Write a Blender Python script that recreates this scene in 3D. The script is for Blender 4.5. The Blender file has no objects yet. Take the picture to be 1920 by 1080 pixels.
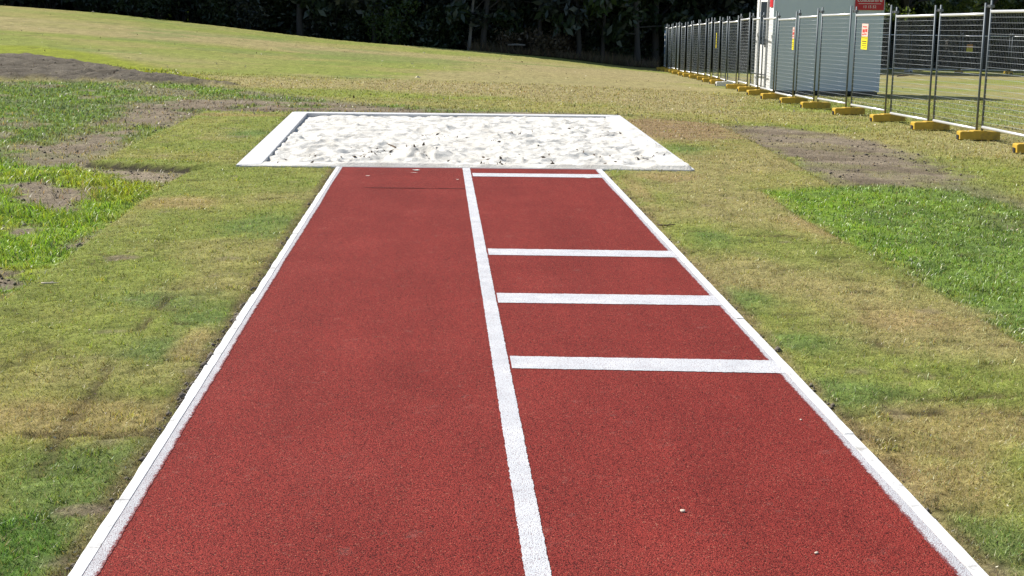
import bpy, math, random
import numpy as np
from mathutils import Matrix, Vector

random.seed(7)
rng = np.random.default_rng(7)
SC = bpy.context.scene
COL = SC.collection

# ------------------------------------------------------------------ camera
H = 1.823                      # eye height above the track, metres
FPX = 2550.0                   # focal length in pixels of a 1920 wide picture
cam_d = bpy.data.cameras.new('camera')
cam = bpy.data.objects.new('camera', cam_d)
COL.objects.link(cam)
R3 = np.array([[0.9987073518382057, -0.0013749592611994148, -0.05081077515004275],
               [-0.049453619086452676, 0.20471498133461805, -0.9775715400810412],
               [0.01174584792895788, 0.9788206607464909, 0.20438236017874134]])
M4 = Matrix([list(R3[0]) + [0], list(R3[1]) + [0], list(R3[2]) + [H], [0, 0, 0, 1]])
cam.matrix_world = M4
cam_d.sensor_width = 36.0
cam_d.lens = FPX / 1920 * 36.0
cam_d.clip_start = 0.05
cam_d.clip_end = 2000
SC.camera = cam

# ------------------------------------------------------------------ light
SUN_EL = math.radians(44)
TRAVEL = Vector((0.86, -0.51, 0)).normalized()          # the way the shadows fall
sun_dir = Vector((TRAVEL.x * math.cos(SUN_EL), TRAVEL.y * math.cos(SUN_EL), -math.sin(SUN_EL)))
world = bpy.data.worlds.new('World')
SC.world = world
world.use_nodes = True
wn = world.node_tree
bg = wn.nodes['Background']
sky = wn.nodes.new('ShaderNodeTexSky')
sky.sky_type = 'NISHITA'
sky.sun_disc = False
sky.sun_elevation = SUN_EL
sky.sun_rotation = math.atan2(-TRAVEL.x, -TRAVEL.y)
wn.links.new(sky.outputs[0], bg.inputs[0])
bg.inputs[1].default_value = 0.078
sl = bpy.data.lights.new('sun', 'SUN')
sl.energy = 5.0
sl.angle = math.radians(0.5)
sl.color = (1.0, 0.955, 0.88)
so = bpy.data.objects.new('sun', sl)
so.rotation_euler = sun_dir.to_track_quat('-Z', 'Y').to_euler()
so.location = (-30, 30, 40)
COL.objects.link(so)
SC.view_settings.view_transform = 'Standard'
SC.view_settings.look = 'None'
SC.view_settings.gamma = 1
SC.view_settings.use_curve_mapping = False
SC.view_settings.exposure = 0.55
SC.render.engine = 'CYCLES'
SC.cycles.max_bounces = 6
SC.cycles.transparent_max_bounces = 6

# ------------------------------------------------------------------ noise
def _hash(ix, iy, s):
    n = (ix.astype(np.int64) * 374761393 + iy.astype(np.int64) * 668265263 + s * 974634777) & 0x7fffffff
    n = ((n ^ (n >> 13)) * 1274126177) & 0x7fffffff
    n = (n ^ (n >> 16)) & 0xffff
    return n / 65535.0

def vnoise(x, y, s=0):
    x = np.asarray(x, float); y = np.asarray(y, float)
    ix = np.floor(x); iy = np.floor(y)
    fx = x - ix; fy = y - iy
    fx = fx * fx * (3 - 2 * fx); fy = fy * fy * (3 - 2 * fy)
    a = _hash(ix, iy, s); b = _hash(ix + 1, iy, s); c = _hash(ix, iy + 1, s); d = _hash(ix + 1, iy + 1, s)
    return (a * (1 - fx) + b * fx) * (1 - fy) + (c * (1 - fx) + d * fx) * fy

def fbm(x, y, s=0, o=4):
    r = 0.0; a = 0.5; t = 0.0
    for k in range(o):
        r = r + a * vnoise(x * 2 ** k + 17.3 * k, y * 2 ** k - 9.1 * k, s + k)
        t += a; a *= 0.5
    return r / t

def sstep(a, b, x):
    t = np.clip((x - a) / (b - a), 0, 1)
    return t * t * (3 - 2 * t)

# ------------------------------------------------------------------ terrain
_gx = np.linspace(-80, 80, 641)
_gk = np.interp(_gx, [-80, -60, -30, -19.6, -14.8, -10.1, -4.5, 3, 9, 14, 30, 80],
                [4.2, 3.6, 2.2, 1.61, 1.32, .85, .22, -.26, -.95, -1.04, -1.1, -1.2])
_k = np.exp(-0.5 * (np.arange(-12, 13) / 4.5) ** 2); _k /= _k.sum()
_gs = np.convolve(np.pad(_gk, 12, mode='edge'), _k, mode='valid')

def terrain(x, y):
    x = np.asarray(x, float); y = np.asarray(y, float)
    g = np.interp(x, _gx, _gs)
    t = (np.sqrt((y - 18.5) ** 2 + 4) + (y - 18.5)) / 2 / 41.5
    t = np.minimum(t - 0.0, 1.25)
    t = np.maximum(t - 0.015, 0)
    z = g * t
    drop = np.maximum(0, y - 60) * 0.07 * sstep(7, -2, x)
    rise = np.maximum(0, y - 112) * .10
    return z - np.minimum(drop, 3.5) + np.minimum(rise, 20)

def ray(u, v):
    c = np.array([(u - 960) / FPX, -(v - 540) / FPX, -1.0])
    return R3 @ c

def at(u, v, it=400):
    """ground point under a point of the photograph"""
    d = ray(u, v)
    t = 3.0
    while t < 140:
        p = d * t
        if p[2] + H <= terrain(p[0], p[1]):
            lo, hi = t - 0.25, t
            for _ in range(24):
                m = (lo + hi) / 2; q = d * m
                if q[2] + H <= terrain(q[0], q[1]): hi = m
                else: lo = m
            p = d * hi
            return float(p[0]), float(p[1])
        t += 0.25
    p = d * 60
    return float(p[0]), float(p[1])

def at_y(u, y):
    """x of the upright plane through photograph column u at distance y (near the horizon)"""
    d = ray(u, 120)
    return d[0] * y / d[1]

def poly(*pts):
    return np.array([at(*p) for p in pts])

def sdp(P, x, y):
    """signed distance to a polygon, negative inside"""
    d2 = np.full(x.shape, 1e9); ins = np.zeros(x.shape, bool)
    n = len(P)
    for i in range(n):
        ax, ay = P[i]; bx, by = P[(i + 1) % n]
        ex, ey = bx - ax, by - ay
        wx, wy = x - ax, y - ay
        t = np.clip((wx * ex + wy * ey) / (ex * ex + ey * ey + 1e-12), 0, 1)
        d2 = np.minimum(d2, (wx - ex * t) ** 2 + (wy - ey * t) ** 2)
        c = ((ay > y) != (by > y)) & (x < ex * (y - ay) / (ey if ey else 1e-12) + ax)
        ins ^= c
    d = np.sqrt(d2)
    return np.where(ins, -d, d)

# track and pit outlines (metres)
KL, KR = -1.206, 1.796            # outer faces of the edging
TRK_END = 15.56
PIT = np.array([(-2.33, 15.42), (2.85, 15.24), (2.97, 22.88), (-2.52, 23.06)])      # outer
PITI = np.array([(-2.06, 15.53), (2.55, 15.40), (2.70, 22.58), (-2.25, 22.76)])     # inner

Z_SODL = poly((386, 207), (548, 210), (443, 312), (632, 312), (397, 660), (128, 1080), (-700, 1400), (-700, 760), (0, 562), (92, 508), (160, 452), (228, 402), (312, 342), (356, 319), (165, 308), (215, 285), (272, 258), (330, 232))
Z_SODR = poly((1165, 217), (1345, 231), (1440, 278), (1562, 346), (1424, 353), (1500, 405), (1640, 480), (1790, 562), (1915, 640), (2300, 830), (2700, 1400), (2000, 1400), (1855, 1080), (1445, 660), (1122, 312), (1300, 320))
Z_YELLOW = poly((-60, 82), (70, 84), (190, 100), (310, 128), (420, 152), (330, 146), (170, 122), (60, 102), (-60, 104))
Z_MOUND = poly((-60, 104), (60, 105), (170, 120), (300, 142), (415, 157), (290, 155), (150, 151), (-60, 148))
Z_ROUGHL = poly((-300, 146), (150, 152), (390, 157), (700, 192), (900, 204), (1180, 213), (548, 211), (386, 207), (272, 258), (165, 308), (356, 319), (312, 342), (228, 402), (160, 452), (92, 508), (0, 562), (-500, 720))
Z_TRAIL = poly((120, 262), (190, 225), (250, 192), (370, 178), (520, 184), (660, 193), (800, 203), (1170, 212), (1170, 217), (548, 211), (386, 207), (330, 232), (270, 258), (215, 285), (165, 306), (60, 290), (20, 268))
Z_STRIP = poly((165, 309), (356, 319), (325, 338), (268, 336), (212, 328))
Z_BARE = [poly((10, 340), (70, 336), (125, 346), (178, 346), (160, 370), (125, 388), (60, 378), (16, 368)),
          poly((20, 424), (55, 417), (82, 424), (60, 438), (22, 438)),
          poly((-20, 500), (22, 505), (30, 525), (-20, 530)),
          poly((132, 452), (190, 425), (205, 428), (160, 462))]
SPOTS = [(*at(152, 955), .085, .05), (*at(82, 1050), .07, .05), (*at(225, 482), .11, .10), (*at(440, 330), .05, .04)]
Z_LUSHL = poly((-200, 306), (80, 306), (180, 312), (235, 334), (312, 341), (228, 402), (160, 452), (92, 508), (0, 562), (-300, 640))
Z_WEED = poly((-200, 985), (40, 972), (96, 1010), (70, 1060), (20, 1120), (-300, 1160))
Z_LUSHR = poly((1424, 353), (1562, 346), (1660, 343), (1800, 352), (1940, 392), (2200, 520), (2300, 830), (1915, 640), (1790, 562), (1640, 480), (1500, 405))
Z_DIRTR = poly((1352, 234), (1450, 231), (1590, 252), (1720, 288), (1805, 326), (1740, 346), (1640, 345), (1570, 340), (1440, 278))
Z_BROWNR = poly((1170, 216), (1345, 230), (1400, 258), (1340, 270), (1260, 268))
Z_RUTR = poly((1690, 350), (1800, 335), (1990, 395), (2100, 470), (1900, 400), (1790, 372))
Z_DRYF = poly((980, 120), (1235, 135), (1420, 185), (1380, 215), (1050, 190), (700, 165), (560, 140), (720, 142))
Z_GREENF = poly((560, 90), (700, 100), (940, 118), (760, 118), (560, 106))
BLOBS = []
for u, v, rx, ry in [(500, 420, .35, .8), (395, 595, .3, .55), (330, 650, .35, .35), (230, 900, .55, .5), (90, 1040, .6, .45), (470, 250, .5, .7),
                     (1545, 735, .55, .35), (1330, 440, .3, .6), (1400, 560, .3, .5), (1500, 640, .35, .3), (1275, 280, .5, .9),
                     (1850, 1020, .4, .3), (300, 560, .5, .4)]:
    BLOBS.append((*at(u, v), rx, ry))
DRYB = []
for u, v, rx, ry in [(365, 640, .12, .5), (1560, 420, .5, .9), (1680, 600, .4, .4), (1830, 800, .5, .4), (1780, 900, .35, .35), (1250, 330, .4, .4), (1200, 360, .15, 1.2),
                     (120, 780, .5, .35), (340, 380, .5, .5), (430, 215, 1.2, .35), (1620, 850, .25, .5)]:
    DRYB.append((*at(u, v), rx, ry))
BRN = at(1240, 238)
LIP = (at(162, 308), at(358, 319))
SEAMS = []                                  # joints between the rolls of turf
for a, b in [((332, 540), (228, 650)), ((330, 606), (500, 596)), ((228, 650), (60, 900)), ((390, 510), (470, 503)), ((0, 690), (110, 640)),
             ((60, 812), (290, 812)), ((1740, 748), (1935, 736)), ((1590, 775), (1760, 772)), ((1640, 640), (1700, 690)), ((1600, 960), (1930, 972)),
             ((487, 373), (525, 371)), ((1360, 440), (1500, 442)), ((160, 475), (215, 478)), ((1870, 625), (1930, 632)), ((1870, 646), (1935, 648))]:
    SEAMS.append((at(*a), at(*b)))

C_DRY = np.array([.285, .265, .090]); C_TAN = np.array([.330, .275, .135]); C_OLIVE = np.array([.225, .255, .060])
C_GREEN = np.array([.125, .200, .050]); C_LUSH = np.array([.175, .275, .030]); C_LUSHR = np.array([.150, .228, .045])
C_DIRT = np.array([.238, .196, .140]); C_DARK = np.array([.135, .118, .092]); C_YEL = np.array([.235, .270, .030])

def mix(a, b, m):
    return a * (1 - m[:, None]) + b * m[:, None]

def ground_field(x, y):
    """colour, dirt mask, blade height, blade density and height offset of the ground"""
    n = len(x)
    w1 = fbm(x * .9, y * .9, 11) - .5
    w2 = fbm(x * 5, y * 5, 23, 3) - .5
    w3 = fbm(x * 16, y * 16, 31, 2) - .5
    streak = fbm(x * .22, y * .42, 41, 5)
    big = fbm(x * .09 + 3, y * .16, 51, 3)
    ed = w2 * .30 + w3 * .12
    col = mix(np.tile(C_OLIVE, (n, 1)), C_DRY, sstep(.35, .6, streak))
    col = mix(col, C_TAN, sstep(.5, .75, big) * .75)
    col = mix(col, C_GREEN, sstep(.60, .75, fbm(x * .3 + 9, y * .5, 61, 4)) * .45)
    col = mix(col, C_TAN, sstep(.8, -1.2, sdp(Z_DRYF, x, y) + w1 * 3) * .8)
    col = mix(col, C_GREEN, sstep(.8, -.8, sdp(Z_GREENF, x, y) + w1 * 2) * .5)
    h = np.full(n, .027); den = np.full(n, .8); dirt = np.zeros(n); off = (w2 + w3) * .02
    # right of the sod the mown grass is worn and greyer
    m = sstep(.5, -.5, sdp(Z_RUTR, x, y) + ed); col = mix(col, C_DARK * 1.05, m * .85); den = den * (1 - m * .65)
    m = sstep(1.0, -.5, sdp(Z_BROWNR, x, y) + ed); col = mix(col, np.array([.19, .142, .078]), m * .85)
    m = sstep(.5, -.4, sdp(Z_YELLOW, x, y) + ed); col = mix(col, C_YEL, m); h = np.where(m > .5, .05, h)
    # rough ground at the left
    sr = sdp(Z_ROUGHL, x, y)
    m = sstep(.35, -.35, sr + ed * 1.5)
    patch = sstep(.50, .60, fbm(x * 1.1, y * .9, 71, 5))
    rc = mix(np.tile(C_GREEN * np.array([1.08, .95, 1.15]), (n, 1)), C_LUSH * .9, sstep(.4, .65, fbm(x * .7, y * .7, 75, 3)) * .5)
    rc = mix(rc, C_DIRT * .9, patch * .72)
    col = mix(col, rc, m); den = np.where(m > .5, 1 - patch * .75, den); h = np.where(m > .5, .045, h); dirt = np.maximum(dirt, m * patch * .8)
    for Z, cc, e in ((Z_TRAIL, C_DIRT, 1.6), (Z_MOUND, C_DARK, 1.2), (Z_STRIP, C_DIRT * 1.15, .25), (Z_DIRTR, C_DIRT * 1.0, 1.4)):
        s = sdp(Z, x, y) + ed * e + w1 * (.25 if Z is Z_STRIP else .9)
        m = sstep(.30, -.30, s)
        if cc is C_DIRT or Z is Z_DIRTR:
            m = m * (1 - (.25 if Z is Z_DIRTR else .65) * sstep(.50, .66, fbm(x * 1.7, y * 1.5, 81, 4)))
        c2 = mix(np.tile(cc, (n, 1)), cc * np.array([.66, .64, .62]), .8 * sstep(.45, .7, fbm(x * 1.3, y * 2.2, 85, 4)))
        col = mix(col, c2, m); den = den * (1 - m * .90); dirt = np.maximum(dirt, m)
        if Z is Z_MOUND: off = off + m * (.10 + w2 * .15)
    m = sstep(.16, -.16, sdp(Z_LUSHL, x, y) + ed * 1.6)
    lc = mix(np.tile(C_LUSH, (n, 1)), C_YEL, sstep(.45, .7, fbm(x * 1.6, y * 1.6, 91, 3)) * .7)
    col = mix(col, lc, m); den = den * (1 - m) + 1.0 * m; h = h * (1 - m) + m * (.042 + .045 * sstep(.4, .7, fbm(x * 2, y * 2, 95, 2))); dirt = dirt * (1 - m)
    for Z in Z_BARE:
        m = sstep(.10, -.10, sdp(Z, x, y) + ed * 1.6)
        col = mix(col, C_DIRT * .95, m); den = den * (1 - m * .95); dirt = np.maximum(dirt, m)
    m = sstep(.20, -.20, sdp(Z_LUSHR, x, y) + ed * 1.3)
    rim = sstep(-1.1, -.15, np.minimum(sdp(Z_LUSHR, x, y), 0) + w1 * .5)
    far = sstep(.2, 2.2, x - 3.6 - (y - 8) * .06)
    lc = mix(np.tile(C_LUSHR, (n, 1)), C_LUSH * 1.05, sstep(.45, .65, fbm(x * 1.2, y * 1.2, 99, 4)) * .7 * (1 - far * .6))
    lc = mix(lc, C_GREEN * .72, sstep(.48, .66, fbm(x * 3.1, y * 3.1, 105, 4)) * .5)
    lc = mix(lc, C_DIRT * .8, sstep(.54, .68, fbm(x * 1.4, y * 1.2, 103, 4)) * far * .6)
    lc = mix(lc, C_GREEN * np.array([1.0, .85, 1.0]), far * .45)
    col = mix(col, lc, m); den = den * (1 - m) + m * (1 - .5 * far * sstep(.45, .65, fbm(x * 2.4, y * 2.2, 107, 3))); h = h * (1 - m) + m * (.0308 + .004 * rim)
    # laid turf beside the track
    sl_ = sdp(Z_SODL, x, y); sr_ = sdp(Z_SODR, x, y)
    sod = np.minimum(sl_, sr_) + w3 * .05 + w2 * .05
    m = sstep(.035, -.035, sod)
    sc = mix(np.tile(C_OLIVE * np.array([.93, 1.0, 1.0]), (n, 1)), C_DRY * 1.05, sstep(.40, .70, fbm(x * .8 + 5, y * .8, 111, 5)) * .5)
    isr = sr_ < sl_
    sc = mix(sc, C_TAN, np.where(isr, sstep(.40, .70, fbm(x * .7, y * .55, 115, 4)) * .65, sstep(.56, .74, fbm(x * .7, y * .7, 117, 4)) * .4))
    for bx, by, rx, ry in BLOBS:
        q = np.sqrt(((x - bx) / rx) ** 2 + ((y - by) / ry) ** 2) + w1 * 1.1 + w2 * .5
        sc = mix(sc, C_GREEN * np.array([1.0, 1.02, 1.1]), sstep(1.25, .35, q) * .75)
    for bx, by, rx, ry in DRYB:
        q = np.sqrt(((x - bx) / rx) ** 2 + ((y - by) / ry) ** 2) + w1 * 1.1 + w2 * .5
        sc = mix(sc, C_TAN * np.array([1.02, .95, .9]), sstep(1.25, .4, q) * .7)
    q = np.sqrt(((x - BRN[0]) / 1.3) ** 2 + ((y - BRN[1]) / 2.6) ** 2) + w1 * 1.2 + w2 * .6
    sc = mix(sc, np.array([.275, .195, .115]), sstep(1.3, .5, q) * .8)
    # worn edge against the kerbs
    ek = np.where(y < 15.6, np.minimum(np.abs(x - KL), np.abs(x - KR)), 9)
    sc = mix(sc, np.array([.20, .155, .085]), sstep(.10, .02, ek + w2 * .10) * .75)
    for (ax, ay), (bx, by) in SEAMS:
        ex, ey = bx - ax, by - ay
        t = np.clip(((x - ax) * ex + (y - ay) * ey) / (ex * ex + ey * ey), 0, 1)
        d = np.hypot(x - ax - ex * t + w2 * .08, y - ay - ey * t + w2 * .16)
        mm = sstep(.055, .012, d) * sstep(.32, .5, fbm(x * 3, y * 3, 121, 2))
        sc = mix(sc, np.array([.085, .068, .036]), mm * .8)
        off = off - mm * .012 * m
        den = np.where(mm > .5, den * .4, den)
    thin = sstep(.765, .84, fbm(x * 3.3, y * 3.6, 131, 3))
    sc = mix(sc, C_DIRT * .9, thin * .45)
    for bx, by, rx, ry in SPOTS:
        q = np.sqrt(((x - bx) / rx) ** 2 + ((y - by) / ry) ** 2) + w2 * 1.2
        mm = sstep(1.2, .7, q); sc = mix(sc, C_DIRT * .95, mm * .8); thin = np.maximum(thin, mm)
    mw = sstep(.06, -.06, sdp(Z_WEED, x, y) + ed * .6)
    sc = mix(sc, np.array([.105, .205, .040]), mw * .85)
    col = mix(col, sc, m); dirt = dirt * (1 - m); den = den * (1 - m) + m * (1 - thin * .7); h = h * (1 - m) + m * (.021 + .008 * mw)
    off = off + m * .028
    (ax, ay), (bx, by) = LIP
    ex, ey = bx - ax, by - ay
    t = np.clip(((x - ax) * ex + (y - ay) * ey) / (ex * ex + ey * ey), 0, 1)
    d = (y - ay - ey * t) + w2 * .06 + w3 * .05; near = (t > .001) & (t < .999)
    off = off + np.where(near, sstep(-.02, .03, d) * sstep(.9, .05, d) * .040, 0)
    lip_shade = np.where(near, sstep(.075, .035, np.abs(d + .03)), 0)
    col = mix(col, np.array([.040, .033, .024]), lip_shade * .92); den = den * (1 - lip_shade * .9)  # shadow line of the turf edge, painted dark over its soil side
    # short creases with tuft shade painted into the colour, and taller tufts
    cr = sstep(.70, .80, fbm(x * 3.2 + w1, y * 8.5, 141, 3)) * sstep(.35, .55, fbm(x * .8, y * .8, 143, 2))
    col = mix(col, np.array([.095, .090, .036]), cr * .55 * (1 - dirt)); off = off - cr * .008
    tf = sstep(.66, .80, fbm(x * 7, y * 10, 147, 2))
    h = h * (1 + .5 * tf * (1 - dirt))
    # leaf mould under the wood
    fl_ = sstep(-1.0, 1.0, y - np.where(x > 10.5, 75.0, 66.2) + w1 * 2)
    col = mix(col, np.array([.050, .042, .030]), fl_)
    # mottling everywhere
    w4 = fbm(x * 34, y * 34, 35, 2) - .5
    col = col * (1 + (w2 * .40 + w3 * .55 + w4 * .5 * sstep(16, 7, y))[:, None])
    return np.clip(col, .01, .6), dirt, h, np.clip(den, 0, 1), off, m

def hard_cover(x, y, grow=0.0):
    trk = (x > KL - grow) & (x < KR + grow) & (y < TRK_END + .2)
    return trk | (sdp(PIT, x, y) < grow)

# ------------------------------------------------------------------ helpers
def link(name, me, parent=None, mat=None):
    o = bpy.data.objects.new(name, me)
    COL.objects.link(o)
    if parent: o.parent = parent
    if mat and me is not None and not me.materials: me.materials.append(mat)
    return o

def mesh_np(name, V, F, smooth=False, colors=None, attrs=None):
    """V (n,3); F list of (k, m) int arrays with k the corners per face"""
    me = bpy.data.meshes.new(name)
    V = np.ascontiguousarray(V, np.float32)
    me.vertices.add(len(V)); me.vertices.foreach_set('co', V.ravel())
    loops = np.concatenate([f.ravel() for f in F]).astype(np.int32)
    sizes = np.concatenate([np.full(len(f), f.shape[1], np.int32) for f in F])
    starts = np.concatenate([[0], np.cumsum(sizes)[:-1]]).astype(np.int32)
    me.loops.add(len(loops)); me.loops.foreach_set('vertex_index', loops)
    me.polygons.add(len(sizes)); me.polygons.foreach_set('loop_start', starts)
    if smooth: me.polygons.foreach_set('use_smooth', np.ones(len(sizes), bool))
    if colors is not None:
        a = me.attributes.new('gcol', 'FLOAT_COLOR', 'POINT')
        c = np.ones((len(V), 4), np.float32); c[:, :3] = colors
        a.data.foreach_set('color', c.ravel())
    for k, v in (attrs or {}).items():
        a = me.attributes.new(k, 'FLOAT', 'POINT'); a.data.foreach_set('value', np.asarray(v, np.float32))
    me.update(calc_edges=True)
    return me

class MB:
    """collects simple solids into one mesh"""
    def __init__(self): self.v = []; self.f = []
    def add(self, vs, fs):
        b = len(self.v); self.v += [tuple(p) for p in vs]; self.f += [tuple(i + b for i in f) for f in fs]; return self
    def box(self, a, b):
        x0, y0, z0 = a; x1, y1, z1 = b
        return self.add([(x0, y0, z0), (x1, y0, z0), (x1, y1, z0), (x0, y1, z0), (x0, y0, z1), (x1, y0, z1), (x1, y1, z1), (x0, y1, z1)],
                        [(3, 2, 1, 0), (4, 5, 6, 7), (0, 1, 5, 4), (1, 2, 6, 5), (2, 3, 7, 6), (3, 0, 4, 7)])
    def hexa(self, p):
        return self.add(p, [(3, 2, 1, 0), (4, 5, 6, 7), (0, 1, 5, 4), (1, 2, 6, 5), (2, 3, 7, 6), (3, 0, 4, 7)])
    def tube(self, pts, rad, n=8, cap=True):
        pts = [Vector(p) for p in pts]
        if not isinstance(rad, (list, tuple)): rad = [rad] * len(pts)
        b = len(self.v)
        for i, p in enumerate(pts):
            t = (pts[min(i + 1, len(pts) - 1)] - pts[max(i - 1, 0)]).normalized()
            u = t.orthogonal().normalized() if abs(t.z) < .95 else Vector((1, 0, 0)).cross(t).normalized()
            w = t.cross(u)
            for k in range(n):
                a = 2 * math.pi * k / n
                self.v.append(tuple(p + (u * math.cos(a) + w * math.sin(a)) * rad[i]))
        for i in range(len(pts) - 1):
            for k in range(n):
                self.f.append((b + i * n + k, b + i * n + (k + 1) % n, b + (i + 1) * n + (k + 1) % n, b + (i + 1) * n + k))
        if cap:
            self.f.append(tuple(b + k for k in reversed(range(n))))
            self.f.append(tuple(b + (len(pts) - 1) * n + k for k in range(n)))
        return self
    def mesh(self, name, smooth=False, bevel=0):
        me = bpy.data.meshes.new(name)
        me.from_pydata(self.v, [], self.f)
        if bevel:
            import bmesh
            bm = bmesh.new(); bm.from_mesh(me)
            bmesh.ops.bevel(bm, geom=list(bm.edges), offset=bevel, segments=2, affect='EDGES', profile=.6)
            bm.to_mesh(me); bm.free()
        if smooth:
            for p in me.polygons: p.use_smooth = True
        me.update()
        return me
    def build(self, name, mat, parent=None, smooth=False, bevel=0):
        return link(name, self.mesh(name, smooth, bevel), parent, mat)

def tag(o, label=None, cat=None, group=None, kind=None):
    if label: o['label'] = label
    if cat: o['category'] = cat
    if group: o['group'] = group
    if kind: o['kind'] = kind
    return o

def thing(name, label, cat, loc=(0, 0, 0), rz=0, group=None):
    o = bpy.data.objects.new(name, None); COL.objects.link(o)
    o.empty_display_size = .2
    o.location = loc; o.rotation_euler = (0, 0, rz)
    return tag(o, label, cat, group)

def copy_tree(o, parent=None):
    c = o.copy(); COL.objects.link(c)
    if parent: c.parent = parent
    for ch in list(o.children): copy_tree(ch, c)
    return c

def ordinal(k):
    w = ['first', 'second', 'third', 'fourth', 'fifth', 'sixth', 'seventh', 'eighth', 'ninth', 'tenth', 'eleventh', 'twelfth', 'thirteenth',
         'fourteenth', 'fifteenth', 'sixteenth', 'seventeenth', 'eighteenth', 'nineteenth', 'twentieth']
    tens = {2: 'twenty', 3: 'thirty', 4: 'forty', 5: 'fifty', 6: 'sixty'}
    if k <= 20: return w[k - 1]
    t, u = divmod(k, 10)
    return tens[t] + '-' + w[u - 1] if u else {3: 'thirtieth', 4: 'fortieth', 5: 'fiftieth', 6: 'sixtieth'}[t]

# ------------------------------------------------------------------ materials
class NT:
    def __init__(self, name):
        self.m = bpy.data.materials.new(name); self.m.use_nodes = True
        self.t = self.m.node_tree; self.t.nodes.clear()
        self.out = self.t.nodes.new('ShaderNodeOutputMaterial')
    def n(self, typ, **kw):
        nd = self.t.nodes.new(typ)
        for k, v in kw.items(): setattr(nd, k, v)
        return nd
    def l(self, a, b): self.t.links.new(a, b)
    def pos(self):
        return self.n('ShaderNodeNewGeometry').outputs['Position']
    def noise(self, vec, scale, detail=3, rough=.55, dist=0):
        nd = self.n('ShaderNodeTexNoise'); nd.inputs['Scale'].default_value = scale; nd.inputs['Detail'].default_value = detail
        nd.inputs['Roughness'].default_value = rough; nd.inputs['Distortion'].default_value = dist
        if vec is not None: self.l(vec, nd.inputs['Vector'])
        return nd.outputs['Fac']
    def ramp(self, fac, stops, interp='LINEAR'):
        nd = self.n('ShaderNodeValToRGB'); nd.color_ramp.interpolation = interp
        el = nd.color_ramp.elements
        while len(el) > 1: el.remove(el[-1])
        for i, (p, c) in enumerate(stops):
            e = el[0] if i == 0 else el.new(p)
            e.position = p; e.color = (*c, 1) if len(c) == 3 else c
        self.l(fac, nd.inputs['Fac'])
        return nd.outputs['Color']
    def mix(self, fac, a, b, blend='MIX'):
        nd = self.n('ShaderNodeMix', data_type='RGBA', blend_type=blend)
        for s, v in ((nd.inputs[0], fac), (nd.inputs[6], a), (nd.inputs[7], b)):
            if hasattr(v, 'links'): self.l(v, s)
            elif isinstance(v, (int, float)): s.default_value = v
            else: s.default_value = (*v, 1)
        return nd.outputs[2]
    def math(self, op, a, b=0.0):
        nd = self.n('ShaderNodeMath', operation=op)
        for s, v in ((nd.inputs[0], a), (nd.inputs[1], b)):
            if hasattr(v, 'links'): self.l(v, s)
            else: s.default_value = v
        return nd.outputs[0]
    def bump(self, hgt, strength=.5, dist=.01, nrm=None):
        nd = self.n('ShaderNodeBump'); nd.inputs['Strength'].default_value = strength; nd.inputs['Distance'].default_value = dist
        self.l(hgt, nd.inputs['Height'])
        if nrm is not None: self.l(nrm, nd.inputs['Normal'])
        return nd.outputs[0]
    def pbr(self, color, rough=.8, metal=0, spec=.3, nrm=None):
        b = self.n('ShaderNodeBsdfPrincipled')
        for k, v in (('Base Color', color), ('Roughness', rough), ('Metallic', metal), ('Specular IOR Level', spec)):
            s = b.inputs[k]
            if hasattr(v, 'links'): self.l(v, s)
            elif isinstance(v, (int, float)): s.default_value = v
            else: s.default_value = (*v, 1)
        if nrm is not None: self.l(nrm, b.inputs['Normal'])
        self.l(b.outputs[0], self.out.inputs['Surface'])
        return self.m

def simple(name, col, rough=.6, metal=0, spec=.4, var=.15, scale=6, bump=0, bscale=60, dirt=None):
    t = NT(name); p = t.n('ShaderNodeTexCoord').outputs['Object']
    f = t.noise(p, scale, 4)
    c = t.mix(f, tuple(v * (1 - var) for v in col), tuple(min(1, v * (1 + var)) for v in col))
    if dirt:
        g = t.ramp(t.noise(p, scale * .7, 6, .65), [(.52, (0, 0, 0)), (.72, (1, 1, 1))])
        c = t.mix(t.math('MULTIPLY', g, dirt[1]), c, dirt[0])
    nr = t.bump(t.noise(p, bscale, 3), .4, bump) if bump else None
    return t.pbr(c, rough, metal, spec, nr)

def mat_ground():
    t = NT('ground'); p = t.pos()
    a = t.n('ShaderNodeAttribute', attribute_name='gcol').outputs['Color']
    d = t.n('ShaderNodeAttribute', attribute_name='dirt').outputs['Fac']
    f1 = t.noise(p, 26, 4, .7); f2 = t.noise(p, 110, 3, .7); f3 = t.noise(p, 4.5, 4, .6)
    v = t.math('ADD', t.math('MULTIPLY', f1, .5), t.math('ADD', t.math('MULTIPLY', f2, .35), t.math('MULTIPLY', f3, .15)))
    k = t.ramp(v, [(.34, (.35, .35, .33)), (.5, (.95, .95, .95)), (.66, (1.5, 1.46, 1.4))])
    c = t.mix(1.0, a, k, 'MULTIPLY')
    # bare earth: pale crumbs and dark clods
    e = t.ramp(t.noise(p, 60, 4, .75), [(.36, (.4, .4, .4)), (.52, (1, 1, 1)), (.68, (1.55, 1.5, 1.45))])
    c = t.mix(d, c, t.mix(1.0, a, e, 'MULTIPLY'))
    n1 = t.bump(v, .6, .03)
    n2 = t.bump(t.noise(p, 18, 6, .75), .6, .04, n1)
    return t.pbr(c, .95, 0, .12, n2)

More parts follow.
